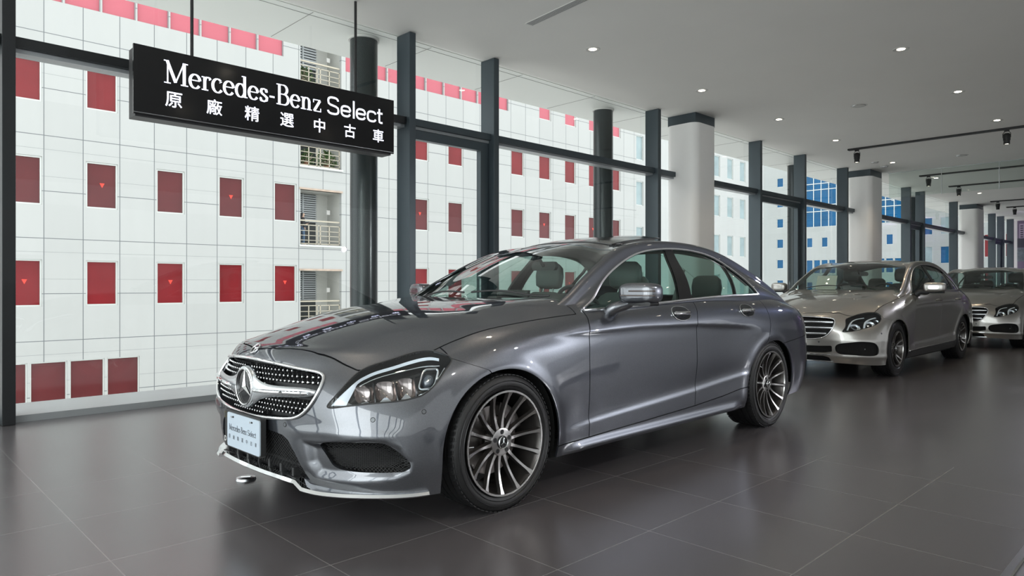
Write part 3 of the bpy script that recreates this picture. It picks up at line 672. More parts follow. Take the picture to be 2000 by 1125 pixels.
for i in range(5): 
    y0_ = (.13 + (i - 2) * .014) * K; mb.tube([(.30 * K, y0_, 1.17 * K), (.345 * K, y0_, 1.19 * K), (.365 * K, y0_ * .97, 1.215 * K)], .0065 * K, 6)
mb.build('fingers', skin_m, body, smooth=True)
ph_ = empty('phone', (12.66 + .27 * math.cos(math.radians(-20)) * 1.0, FY + .52 + .27 * math.sin(math.radians(-20)) + .09, 2.64 + .935), math.radians(-20), 'small dark phone held up by the person on the balcony', 'phone')
MB().prism(rrect(.055, .11, .008, 3), lambda a, b: (0, a, b), lambda a, b: (.006, a, b)).build('phone_body', 'black', ph_)
# ================================================================== CAR BODY SURFACES (half bodies, y >= 0, x rearward from the front axle)
def nspl(t, P_, tt):
    t = np.asarray(t, float); P_ = np.asarray(P_, float); n = len(t)
    if P_.ndim == 1: return nspl(t, P_[:, None], tt)[..., 0]
    h = np.diff(t); A_ = np.zeros((n, n)); B_ = np.zeros((n, P_.shape[1])); A_[0, 0] = A_[-1, -1] = 1
    for i in range(1, n - 1):
        A_[i, i - 1] = h[i - 1]; A_[i, i] = 2 * (h[i - 1] + h[i]); A_[i, i + 1] = h[i]
        B_[i] = 6 * ((P_[i + 1] - P_[i]) / h[i] - (P_[i] - P_[i - 1]) / h[i - 1])
    m_ = np.linalg.solve(A_, B_); tt = np.asarray(tt, float); k = np.clip(np.searchsorted(t, tt) - 1, 0, n - 2)
    a = (t[k + 1] - tt)[..., None]; b = (tt - t[k])[..., None]; hk = h[k][..., None]
    return m_[k] * a ** 3 / (6 * hk) + m_[k + 1] * b ** 3 / (6 * hk) + (P_[k] / hk - m_[k] * hk / 6) * a + (P_[k + 1] / hk - m_[k + 1] * hk / 6) * b
def chord(P_, p=.5):
    d = np.linalg.norm(np.diff(P_, axis=0), axis=1) ** p; return np.concatenate([[0], np.cumsum(d)])
def f1(tab): 
    xs, ys = zip(*tab); return lambda q: nspl(xs, ys, np.clip(q, xs[0], xs[-1]))
def lin(tab):
    xs, ys = zip(*tab); return lambda q: np.interp(q, xs, ys)
def sstep(a, b, q): 
    t = np.clip((q - a) / (b - a), 0, 1); return t * t * (3 - 2 * t)
def densify(pts, n=12, closed=False):
    P_ = np.array(pts, float)
    if closed: 
        E_ = np.vstack([P_[-3:], P_, P_[:4]]); t = chord(E_); tt = np.linspace(t[3], t[3 + len(P_)], n * len(P_) + 1)[:-1]; return nspl(t, E_, tt)
    t = chord(P_); return nspl(t, P_, np.linspace(0, t[-1], n * (len(P_) - 1) + 1))
def sdf_np(poly, p):
    A_ = np.array(poly, float); B_ = np.roll(A_, -1, axis=0); d2 = np.full(p.shape[:-1], 1e9); ic = np.zeros(p.shape[:-1], bool)
    for a, b in zip(A_, B_):
        e = b - a; w = p - a; t = np.clip(w @ e / (e @ e), 0, 1); dd = w - t[..., None] * e; d2 = np.minimum(d2, (dd * dd).sum(-1))
        c = (a[1] > p[..., 1]) != (b[1] > p[..., 1]); xi = e[0] * (p[..., 1] - a[1]) / (e[1] if e[1] else 1e-12) + a[0]; ic ^= c & (p[..., 0] < xi)
    return np.where(ic, -1, 1) * np.sqrt(d2)
class Grid:
    """structured surface: pos (nu, nv, 3)"""
    def __init__(s, pos): 
        s.pos = pos; s.nu, s.nv = pos.shape[:2]
        a = np.arange(s.nu * s.nv).reshape(s.nu, s.nv)
        s.faces = np.stack([a[:-1, :-1], a[:-1, 1:], a[1:, 1:], a[1:, :-1]], -1).reshape(-1, 4)
    def normals(s):
        du = np.gradient(s.pos, axis=0); dv = np.gradient(s.pos, axis=1)
        n = -np.cross(du, dv); l = np.linalg.norm(n, axis=-1, keepdims=True)
        n = n / np.maximum(l, 1e-9)
        bad = l[..., 0] < 1e-10
        if bad.any():
            for j in range(s.nv):
                for i in np.where(bad[:, j])[0]: n[i, j] = n[i, j - 1] if j else n[i, 1]
        return n
def make_wrap(ST, HC, DT, YE, nu=300, side_v=64, top_v=26, sculpt=None, dens=.38):
    """ST: list of stations, each 8 (x, y, z) from sill to shoulder edge; HC/DT/YE: crown height, edge drop and edge half width over x"""
    hc, dd, ye = f1(HC), f1(DT), f1(YE)
    H = lambda x, y: hc(x) - dd(x) * (np.abs(y) / ye(x)) ** (2.4 + 5.0 * sstep(.1, .65, x))
    T = np.array(ST, float)                                   # stations x 8 x 3
    T[:, 7, 2] = H(T[:, 7, 0], T[:, 7, 1])
    mir = lambda A_: A_ * np.array([1, -1, 1])
    E_ = np.concatenate([mir(T[1:4][::-1]), T, mir(T[-4:-1][::-1])]); ns = len(T)
    mid = E_[:, 3]; t = chord(mid, .8)
    # nearly even sampling
    uu = np.linspace(0, 1, nu); uu = uu + dens * (uu * uu - uu); tt = t[3] + uu * (t[3 + ns - 1] - t[3])
    R = np.stack([nspl(t, E_[:, k], tt) for k in range(8)], 1)   # nu x 8 x 3
    out = []
    for i in range(nu):
        r = R[i].copy(); 
        x7, y7 = r[7, 0], r[7, 1]
        fx = min(max((-x7 + .05) / .85, 0), 1); bx = min(max((x7 - 3.3) / .65, 0), 1)
        xa = x7 + .45 * (fx * fx * (3 - 2 * fx)) - .40 * (bx * bx * (3 - 2 * bx))
        r[7, 2] = H(x7, y7)
        q = np.array([.12, .3, .55, .8, 1.0]); qx = x7 + (xa - x7) * q; qy = y7 * (1 - q)
        top = np.stack([qx, qy, H(qx, qy)], 1); ext = np.array([[xa + (xa - x7) * .2, -y7 * .2, 0]]); ext[0, 2] = H(xa, -y7 * .2)
        K = np.vstack([r, top, ext]); tk = chord(K, .75)
        ss = np.concatenate([np.linspace(0, tk[7], side_v, endpoint=False), np.linspace(tk[7], tk[12], top_v)])
        L = nspl(tk, K, ss)
        # top part exactly on the height field
        w = ss > tk[8]; L[w, 2] = H(L[w, 0], L[w, 1]); L[-1, 1] = 0
        out.append(L)
    g = Grid(np.array(out)); g.H = H
    if sculpt is not None:
        n = g.normals(); g.pos = g.pos + n * sculpt(g.pos, n)[..., None]
    g.pos[0, :, 1] = 0; g.pos[-1, :, 1] = 0; g.pos[:, -1, 1] = 0
    return g
def make_house(ST, nu=150, nv=70, xs=None):
    """greenhouse. ST rows: x, belt y, belt z, rail y, rail z, centre z, glass bulge"""
    A_ = np.array(ST, float); xs = np.linspace(A_[0, 0], A_[-1, 0], nu); V = nspl(A_[:, 0], A_[:, 1:], xs)
    out = []
    for x, (by, bz, ry, rz, cz, bu) in zip(xs, V):
        my, mz = (by + ry) / 2 + bu, (bz + rz) / 2
        dz = cz - rz
        K = np.array([(by + .012, bz - .14), (by, bz), (my, mz), (ry + .012, rz - .035), (ry - .012, rz + min(.02, dz * .4)), (ry * .80, rz + dz * (1 - .8 ** 2.2) * .98 + 0), (ry * .45, rz + dz * (1 - .45 ** 2.2)), (0, cz), (-ry * .45, rz + dz * (1 - .45 ** 2.2))])
        t = chord(K, .6); ss = np.linspace(0, t[7], nv); L = nspl(t, K, ss); L[-1, 0] = 0
        out.append(np.column_stack([np.full(nv, x), L]))
    g = Grid(np.array(out)); return g
# ---------------------------------------------------------------- grey coupe tables
WBA = 2.90
CLS_ST = [
 [(-0.816,0,.19),(-0.856,0,.26),(-0.879,0,.38),(-0.886,0,.48),(-0.891,0,.58),(-0.888,0,.67),(-0.871,0,.745),(-0.826,0,.79)],
 [(-0.807,.25,.19),(-0.847,.25,.26),(-0.869,.25,.38),(-0.875,.25,.48),(-0.877,.25,.58),(-0.871,.25,.67),(-0.851,.25,.737),(-0.802,.25,.785)],
 [(-0.771,.47,.185),(-0.806,.48,.26),(-0.829,.48,.38),(-0.833,.48,.48),(-0.826,.48,.58),(-0.799,.475,.665),(-0.761,.47,.718),(-0.701,.46,.765)],
 [(-0.717,.64,.18),(-0.752,.65,.26),(-0.772,.65,.38),(-0.772,.65,.48),(-0.754,.64,.58),(-0.697,.625,.667),(-0.622,.605,.728),(-0.537,.58,.775)],
 [(-.62,.78,.17),(-.655,.785,.26),(-.67,.79,.38),(-.66,.79,.48),(-.615,.785,.58),(-.535,.76,.68),(-.45,.73,.75),(-.36,.69,.805)],
 [(-.51,.86,.165),(-.53,.875,.26),(-.535,.88,.38),(-.515,.88,.48),(-.465,.875,.58),(-.385,.855,.69),(-.305,.81,.777),(-.22,.745,.835)],
 [(-.40,.90,.165),(-.40,.905,.26),(-.39,.91,.38),(-.365,.91,.48),(-.31,.905,.59),(-.235,.89,.71),(-.16,.845,.80),(-.08,.765,.86)],
 [(-.04,.905,.17),(-.03,.915,.27),(-.02,.925,.40),(0,.93,.54),(.02,.925,.67),(.04,.905,.785),(.07,.86,.85),(.10,.785,.895)],
 [(.38,.905,.19),(.38,.92,.27),(.38,.925,.40),(.38,.93,.55),(.38,.93,.70),(.38,.915,.82),(.38,.87,.885),(.38,.80,.93)],
 [(.66,.90,.195),(.66,.91,.265),(.66,.915,.40),(.66,.922,.55),(.66,.93,.72),(.66,.925,.845),(.66,.89,.912),(.66,.82,.955)],
 [(1.2,.895,.195),(1.2,.905,.265),(1.2,.91,.40),(1.2,.918,.55),(1.2,.93,.73),(1.2,.932,.855),(1.2,.905,.925),(1.2,.85,.973)],
 [(1.8,.895,.195),(1.8,.905,.265),(1.8,.91,.40),(1.8,.918,.55),(1.8,.93,.73),(1.8,.935,.855),(1.8,.91,.93),(1.8,.857,.985)],
 [(2.35,.895,.195),(2.35,.91,.265),(2.35,.915,.40),(2.35,.925,.55),(2.35,.936,.72),(2.35,.94,.84),(2.35,.912,.935),(2.35,.855,.997)],
 [(2.9,.905,.195),(2.9,.925,.27),(2.9,.94,.40),(2.9,.948,.55),(2.9,.948,.70),(2.9,.938,.82),(2.9,.898,.93),(2.9,.82,1.0)],
 [(3.35,.89,.20),(3.35,.91,.28),(3.35,.922,.40),(3.35,.928,.55),(3.35,.925,.70),(3.35,.91,.82),(3.35,.865,.925),(3.35,.775,.985)],
 [(3.66,.85,.21),(3.68,.87,.30),(3.70,.88,.42),(3.70,.88,.56),(3.70,.872,.70),(3.69,.855,.82),(3.67,.80,.91),(3.64,.70,.955)],
 [(3.83,.73,.22),(3.88,.75,.32),(3.92,.765,.44),(3.93,.768,.57),(3.92,.76,.70),(3.90,.74,.82),(3.87,.69,.895),(3.82,.59,.93)],
 [(3.91,.45,.24),(3.97,.46,.34),(4.02,.47,.46),(4.03,.47,.58),(4.02,.47,.70),(4.0,.45,.82),(3.97,.42,.895),(3.93,.36,.925)],
 [(3.93,0,.24),(4.0,0,.34),(4.05,0,.46),(4.055,0,.58),(4.045,0,.70),(4.025,0,.82),(3.99,0,.895),(3.95,0,.925)]]
CLS_HC = [(-1.0,.715),(-.84,.797),(-.70,.853),(-.54,.900),(-.36,.943),(-.1,.990),(.1,1.006),(.38,1.022),(.66,1.040),(1.2,1.06),(2.35,1.08),(2.9,1.075),(3.35,1.045),(3.6,1.005),(3.8,.965),(3.95,.925),(4.1,.86)]
CLS_YE = [(-1.0,.5),(-.84,.5),(-.7,.52),(-.54,.60),(-.36,.69),(-.22,.745),(.1,.785),(.38,.80),(.66,.82),(1.2,.85),(2.35,.855),(2.9,.82),(3.35,.775),(3.64,.70),(3.82,.62),(3.95,.5),(4.1,.45)]
CLS_DT = [(-1.0,.07),(-.84,.072),(-.7,.095),(-.54,.125),(-.36,.138),(-.22,.13),(.1,.108),(.38,.092),(.66,.084),(1.2,.087),(2.35,.083),(2.9,.075),(3.35,.06),(3.64,.04),(3.82,.03),(3.95,.02),(4.1,.02)]
def cls_sculpt(p, n):
    x, y, z = p[..., 0], p[..., 1], p[..., 2]; d = np.zeros(x.shape); side = sstep(.80, .87, y)
    # dropping character line: body tucks in below it
    zl = lin([(-.6, .80), (.0, .825), (.3, .842), (1.15, .857), (1.8, .846), (2.3, .818), (2.62, .79)])(x)
    amp = .015 * sstep(.05, .55, x) * (1 - sstep(2.35, 2.70, x)); q = zl - z
    d -= side * amp * np.where(q > 0, np.exp(-q / .13) * (1 - np.exp(-q / .022)), 0)
    # rising crease low on the doors
    zc = lin([(.35, .31), (.66, .335), (1.8, .395), (2.55, .45), (2.8, .49)])(x); amp = .016 * sstep(.35, .75, x) * (1 - sstep(2.45, 2.68, x)); q = z - zc
    d -= side * amp * np.where(q > 0, np.exp(-q / .12) * (1 - np.exp(-q / .030)), 0)
    # wheel arch lips
    for cx_ in (0, WBA):
        r = np.hypot(x - cx_, (z - .325) * 1.04); d += sstep(.7, .85, y) * .008 * np.exp(-((r - .395) / .040) ** 2) * sstep(.15, .3, z)
    # rear haunch
    d += side * .012 * np.exp(-((x - 2.95) / .42) ** 2 - ((z - .78) / .10) ** 2)
    # hollow behind the front wheel
    d -= side * .005 * np.exp(-((x - .50) / .085) ** 2 - ((z - .42) / .11) ** 2)
    # skirt flare
    d += side * .020 * np.exp(-((z - .215) / .028) ** 2) * sstep(.4, .6, x) * (1 - sstep(2.35, 2.5, x))
    # hood: shallow valley between crown and fender ridge, ridge line starting at the grille corner
    top = sstep(.70, .95, n[..., 2]) * (1 - sstep(.75, 1.0, x))
    yr = lin([(-.8, .47), (-.5, .50), (0, .56), (.7, .64)])(x)
    d += top * .006 * np.exp(-((y - yr) / .11) ** 2)
    # bumper: recess round the outer intakes
    q = .9 * x + .43 * y
    fr = (x < -.30) & (y > .3)
    pl = [(-.560, .405), (-.495, .412), (-.41, .425), (-.30, .436), (-.22, .428), (-.150, .396), (-.098, .325), (-.105, .280), (-.175, .252), (-.32, .238), (-.45, .228), (-.505, .232), (-.545, .30)]
    sd = sdf_np(pl, np.stack([q, z], -1)); d -= np.where(fr, .030 * sstep(.0, .045, -sd), 0)
    # raised shoulder line running from the grille corner over the intake
    d += np.where((x < -.3), .006 * (1 - sstep(-.24, -.12, .9 * x + .43 * y)) * np.exp(-((z - np.interp(y, (.35, .6, .85), (.435, .452, .445))) / .022) ** 2) * sstep(.30, .5, y), 0)
    return d
CLS_HS = [
 [.42,.77,.90,.76,.905,.99,.0],[.62,.800,.935,.762,.972,1.082,.0],[.80,.828,.95,.738,1.075,1.172,.002],[.97,.842,.962,.708,1.165,1.252,.007],[1.13,.85,.968,.68,1.243,1.317,.011],
 [1.3,.852,.975,.655,1.312,1.374,.014],[1.5,.853,.98,.640,1.365,1.42,.016],[1.75,.855,.985,.632,1.392,1.445,.018],[2.05,.856,.99,.632,1.398,1.452,.018],[2.35,.855,.997,.640,1.382,1.44,.017],
 [2.6,.85,1.0,.655,1.342,1.412,.014],[2.85,.838,1.0,.672,1.275,1.362,.010],[3.1,.815,.995,.690,1.190,1.285,.006],[3.35,.785,.98,.705,1.095,1.18,.003],[3.6,.75,.955,.715,.985,1.055,.0],[3.75,.73,.93,.71,.915,.97,.0]]
# ---------------------------------------------------------------- silver sedan tables
def e_stations():
    out = []
    for st in CLS_ST:
        r = []
        for k, (x, y, z) in enumerate(st):
            xx = x; s_ = min(max((x - .2) / .6, 0), 1)
            if x > 1.0: xx = x + .06 * min(1, (x - 1.0) / 1.5)
            if k >= 5: z = z + s_ * (.012, .022, .03)[k - 5] * (1.0 if x < 3.4 else .8)
            if k in (2, 3, 4) and .5 < x < 2.6: y -= .008
            r.append((xx, y * .985, z))
        out.append(r)
    return out
E_ST = e_stations()
E_HC = [(-1.0,.70),(-.84,.775),(-.70,.835),(-.54,.880),(-.36,.922),(-.1,.968),(.1,.995),(.38,1.028),(.66,1.055),(1.2,1.08),(2.35,1.10),(2.9,1.10),(3.35,1.085),(3.6,1.05),(3.85,1.01),(4.02,.965),(4.15,.9)]
E_DT = [(-1.0,.055),(-.84,.055),(-.7,.075),(-.54,.10),(-.36,.11),(-.22,.10),(.1,.095),(.38,.082),(.66,.075),(1.2,.08),(2.35,.075),(2.9,.07),(3.35,.06),(3.64,.05),(3.82,.04),(4.0,.03),(4.15,.02)]
E_YE = [(a + (.06 if a > 1 else 0), b * .985) for a, b in CLS_YE]
def e_sculpt(p, n):
    x, y, z = p[..., 0], p[..., 1], p[..., 2]; d = np.zeros(x.shape); side = sstep(.78, .86, y)
    zl = lin([(.3, .845), (1.2, .875), (2.4, .885), (3.4, .87)])(x); q = zl - z
    d -= side * .007 * sstep(.2, .8, x) * (1 - sstep(3.2, 3.5, x)) * np.where(q > 0, np.exp(-q / .08) * (1 - np.exp(-q / .008)), 0)
    zc = lin([(.35, .34), (.66, .35), (1.8, .37), (2.6, .40)])(x); q = z - zc; amp = .012 * sstep(.35, .75, x) * (1 - sstep(2.4, 2.7, x))
    d -= side * amp * np.where(q > 0, np.exp(-q / .08) * (1 - np.exp(-q / .008)), 0)
    for cx_ in (0, 2.96):
        r = np.hypot(x - cx_, (z - .325) * 1.04); d += sstep(.7, .85, y) * .010 * np.exp(-((r - .40) / .035) ** 2) * sstep(.15, .3, z)
    top = sstep(.70, .95, n[..., 2]) * (1 - sstep(.75, 1.0, x)); yr = lin([(-.8, .42), (-.5, .47), (0, .55), (.7, .62)])(x)
    d += top * .010 * np.exp(-((y - yr) / .06) ** 2)
    d += np.where(x < -.3, .006 * np.exp(-((z - .262) / .025) ** 2) + .003 * np.exp(-((z - .455) / .03) ** 2) * sstep(.3, .5, y), 0)
    return d
E_HS = [[.45,.785,.955,.775,.955,1.02,.0],[.68,.80,.97,.765,1.025,1.115,.0],[.85,.822,.98,.745,1.125,1.21,.003],[1.02,.834,.985,.715,1.215,1.30,.008],[1.2,.84,.99,.69,1.305,1.378,.012],[1.4,.843,.995,.668,1.375,1.432,.014],
 [1.65,.846,1.0,.652,1.42,1.47,.016],[2.0,.846,1.01,.646,1.438,1.488,.016],[2.4,.845,1.02,.65,1.428,1.482,.016],[2.75,.84,1.03,.665,1.375,1.442,.012],[3.05,.82,1.035,.685,1.285,1.365,.008],[3.3,.795,1.03,.70,1.185,1.265,.004],[3.55,.765,1.01,.71,1.07,1.14,0],[3.8,.74,.98,.71,.985,1.03,0]]
# ================================================================== CUTTING A SURFACE INTO PANELS
from mathutils.bvhtree import BVHTree
class PM:
    """shared vertices, exact cuts along f = 0, face lists stay separate"""
    def __init__(s, grid):
        s.P = grid.pos.reshape(-1, 3).copy(); s.N = grid.normals().reshape(-1, 3); s.F = [tuple(f) for f in grid.faces.tolist()]
        bad = [k for k, f in enumerate(s.F) if len({tuple(np.round(s.P[i], 6)) for i in f}) < 3]; bad = set(bad)
        s.F = [f for k, f in enumerate(s.F) if k not in bad]
    def cut(s, faces, fun, band=None):
        """returns (faces where f > 0, faces where f < 0)"""
        fv = fun(s.P, s.N); 
        fv = np.where(np.abs(fv) < 1e-7, 1e-7, fv); pos, neg, new, cache = [], [], [], {}
        n0 = len(s.P); sg = fv > 0
        for f in faces:
            q = [sg[i] for i in f]
            if all(q): pos.append(f); continue
            if not any(q): neg.append(f); continue
            a, b = [], []
            for k in range(len(f)):
                i, j = f[k], f[(k + 1) % len(f)]
                (a if sg[i] else b).append(i)
                if sg[i] != sg[j]:
                    key = (i, j) if i < j else (j, i)
                    if key not in cache:
                        t = fv[key[0]] / (fv[key[0]] - fv[key[1]]); cache[key] = n0 + len(new)
                        nn = s.N[key[0]] * (1 - t) + s.N[key[1]] * t
                        new.append(np.concatenate([s.P[key[0]] * (1 - t) + s.P[key[1]] * t, nn / (np.linalg.norm(nn) + 1e-12)]))
                    a.append(cache[key]); b.append(cache[key])
            if len(a) > 2: pos.append(tuple(a))
            if len(b) > 2: neg.append(tuple(b))
        if new:
            new = np.array(new); s.P = np.vstack([s.P, new[:, :3]]); s.N = np.vstack([s.N, new[:, 3:]])
        return pos, neg
def sdf(poly):
    """signed distance to a closed 2D polygon, negative inside"""
    A_ = np.array(poly, float); B_ = np.roll(A_, -1, axis=0)
    def f(q):
        out = np.full(len(q), 1e9); ins = np.zeros(len(q), bool)
        lo, hi = A_.min(0) - .25, A_.max(0) + .25
        near = np.where(((q > lo) & (q < hi)).all(1))[0]
        out[:] = 1.0; p = q[near]
        if len(p) == 0: return out
        d2 = np.full(len(p), 1e9); ic = np.zeros(len(p), bool)
        for a, b in zip(A_, B_):
            e = b - a; L = e @ e
            if L < 1e-14: continue
            w = p - a; t = np.clip(w @ e / L, 0, 1); dd = w - t[:, None] * e; d2 = np.minimum(d2, (dd * dd).sum(1))
            c = (a[1] > p[:, 1]) != (b[1] > p[:, 1])
            with np.errstate(divide='ignore', invalid='ignore'): xi = (b[0] - a[0]) * (p[:, 1] - a[1]) / (b[1] - a[1] if b[1] != a[1] else 1e-12) + a[0]
            ic ^= c & (p[:, 0] < xi)
        r = np.sqrt(d2); out[near] = np.where(ic, -r, r); return out
    return f
XZ = lambda P_: P_[:, [0, 2]]; YZ = lambda P_: P_[:, [1, 2]]; XY = lambda P_: P_[:, [0, 1]]
QE = np.array((.9, .43)); QZ = lambda P_: np.stack([P_[:, 0] * .9 + P_[:, 1] * .43, P_[:, 2]], 1)
def surf_object(name, pm, faces, sides, material, parent, off=0.0, rim=0.010, both=True, rimmat=None):
    """sides: list of +1/-1 (mirror in y). One mesh with a folded-in edge; normals come from the whole surface"""
    if not faces: return None
    ids = sorted({i for f in faces for i in f}); mp = {i: k for k, i in enumerate(ids)}
    P_, N_ = pm.P[ids] + pm.N[ids] * off, pm.N[ids]; fl = [tuple(mp[i] for i in f) for f in faces]
    V, NN, FF = [], [], []
    cnt = {}
    for f in fl:
        for k in range(len(f)):
            a, b = f[k], f[(k + 1) % len(f)]; cnt[(a, b)] = cnt.get((a, b), 0) + 1
    bd = [(a, b) for (a, b) in cnt if (b, a) not in cnt and not (abs(P_[a][1]) < 1e-6 and abs(P_[b][1]) < 1e-6)]
    for sd in sides:
        base = len(V); m_ = np.array([1, sd, 1.0]); V += list(P_ * m_); NN += list(N_ * m_)
        FF += [tuple(base + i for i in (f if sd > 0 else f[::-1])) for f in fl]
        if rim:
            for a, b in bd:
                e = P_[b] - P_[a]; n = np.cross(e, N_[a]); l = np.linalg.norm(n)
                if l < 1e-9: continue
                n = n / l; k = len(V); q = [P_[a], P_[b], P_[b] - N_[b] * rim, P_[a] - N_[a] * rim]
                V += [x * m_ for x in q]; NN += [n * m_] * 4; FF.append((k + 3, k + 2, k + 1, k) if sd > 0 else (k, k + 1, k + 2, k + 3))
    me = bpy.data.meshes.new(name); me.from_pydata([tuple(v) for v in V], [], FF); me.update()
    me.shade_smooth(); me.normals_split_custom_set_from_vertices([tuple(n) for n in NN])
    return place(name, me, material, parent)
def bvh_of(grids):
    V, F_ = [], []
    for g in grids:
        n = len(V); V += [tuple(p) for p in g.pos.reshape(-1, 3)]; F_ += [tuple(i + n for i in f) for f in g.faces.tolist()]
    return BVHTree.FromPolygons(V, F_)
class Shape:
    def __init__(s, grids): s.t = bvh_of(grids)
    def ray(s, o, d):
        r = s.t.ray_cast(Vector(o), Vector(d)); 
        return None if r[0] is None else (np.array(r[0]), np.array(r[1]) * (1 if np.array(r[1]) @ np.array(d) < 0 else -1))
    def side(s, x, z): return s.ray((x, 2, z), (0, -1, 0))
    def front(s, y, z): return s.ray((-3, max(y, 1e-4), z), (1, 0, 0))
    def top(s, x, y): return s.ray((x, max(y, 1e-4), 3), (0, 0, -1))
    def diag(s, q, z):
        e = QE / (QE @ QE) * q; d = np.array((.43, -.9)); d /= np.linalg.norm(d); o = e - d * 2
        return s.ray((o[0], o[1], z), (d[0], d[1], 0))
    def path(s, kind, pts, off=0.0):
        out = []
        for a, b in pts:
            r = getattr(s, kind)(a, b)
            if r is not None: out.append(r[0] + r[1] * off)
        return np.array(out)
def mirror_pts(P_, sd): return np.array(P_) * np.array([1, sd, 1])

# ---------------------------------------------------------------- car materials
def paint(name, base, flake=.5, rough=.36, coat=1.0, tint=(.18, .19, .21)):
    m = bpy.data.materials.new(name); m.use_nodes = True; nt = m.node_tree; b = nt.nodes['Principled BSDF']
    b.inputs['Metallic'].default_value = .9; b.inputs['Specular Tint'].default_value = (*tint, 1); b.inputs['Roughness'].default_value = rough
    b.inputs['Coat Weight'].default_value = coat; b.inputs['Coat Roughness'].default_value = .02; b.inputs['Coat IOR'].default_value = 1.95
    t = nt.nodes.new('ShaderNodeTexCoord'); v = nt.nodes.new('ShaderNodeTexVoronoi'); v.inputs['Scale'].default_value = 900
    nt.links.new(t.outputs['Object'], v.inputs['Vector'])
    mx = nt.nodes.new('ShaderNodeMix'); mx.data_type = 'RGBA'; sp_ = nt.nodes.new('ShaderNodeSeparateColor'); nt.links.new(v.outputs['Color'], sp_.inputs[0])
    nt.links.new(sp_.outputs[0], mx.inputs[0]); mx.inputs[6].default_value = (*[c * (1 - flake * .4) for c in base], 1); mx.inputs[7].default_value = (*[c * (1 + flake * .4) for c in base], 1)
    nt.links.new(mx.outputs[2], b.inputs['Base Color']); return m
M['paint_grey'] = paint('graphite_metallic_paint', (.112, .119, .137))
M['paint_silver'] = paint('silver_metallic_paint', (.50, .485, .455), .3, .33, tint=(.55, .54, .52))
M['paint_black'] = paint('black_paint', (.02, .02, .022), .2, .3)
M['car_glass'] = glass_mat('tinted_car_glass', (.52, .66, .62), 1.5); M['dark_glass'] = glass_mat('dark_car_glass', (.36, .44, .42), 1.5)
M['ws_glass'] = glass_mat('windscreen_glass', (.70, .79, .75), 1.5)
M['lens'] = glass_mat('lamp_lens', (.93, .96, .98), 1.5)
M['rubber'] = mat('tyre_rubber', (.008, .008, .0085), .55, bump=.15, bscale=120); M['rubber_shine'] = mat('tyre_sidewall', (.008, .008, .009), .28)
M['machined'] = mat('machined_alloy', (.46, .45, .44), .25, 1.0); M['alloy_grey'] = mat('grey_alloy', (.085, .078, .074), .35, .8)
M['trim_black'] = mat('gloss_black_trim', (.01, .01, .011), .12); M['mesh_black'] = mat('black_grille', (.012, .012, .013), .45)
M['plastic'] = mat('black_plastic', (.022, .022, .023), .5, bump=.05, bscale=300); M['under'] = mat('underbody', (.008, .008, .008), .9)
M['leather'] = mat('dark_leather', (.040, .042, .042), .45, bump=.05, bscale=150); M['leather_light'] = mat('grey_leather', (.12, .13, .125), .45)
M['dash'] = mat('dashboard', (.030, .034, .034), .55); M['headliner'] = mat('headliner', (.20, .20, .19), .9)
M['bright_trim'] = mat('bright_window_trim', (.86, .87, .88), .22, 1.0); M['reflector'] = mat('lamp_reflector', (.40, .34, .32), .12, 1.0)
M['led'] = mat('led_strip', (.75, .80, .85), .15, spec=.8); M['red_lens'] = mat('red_tail_lens', (.35, .008, .01), .08, spec=.8, coat=1.0)
M['plate'] = mat('plate_white', (.52, .60, .68), .35); M['plate_ink'] = mat('plate_ink', (.03, .035, .05), .5); M['disc'] = mat('brake_disc', (.28, .26, .25), .35, 1.0)
M['paper'] = mat('paper_sheet', (.72, .70, .62), .8)
# ---------------------------------------------------------------- star emblem (three-pointed star in a ring), facing -x by default
def star_mesh(mb, c, r, ax_u, ax_v, ax_n, ridge=.012):
    c, u, v, n = (np.array(q, float) for q in (c, ax_u, ax_v, ax_n)); ctr = c + n * ridge; 
    for k in range(3):
        a = PI / 2 + k * 2 * PI / 3; tip = c + r * (math.cos(a) * u + math.sin(a) * v)
        i1, i2 = (c + r * .155 * (math.cos(b) * u + math.sin(b) * v) for b in (a - PI / 3, a + PI / 3))
        mb.add([ctr, i1, tip, i2], [(0, 1, 2), (0, 2, 3)])
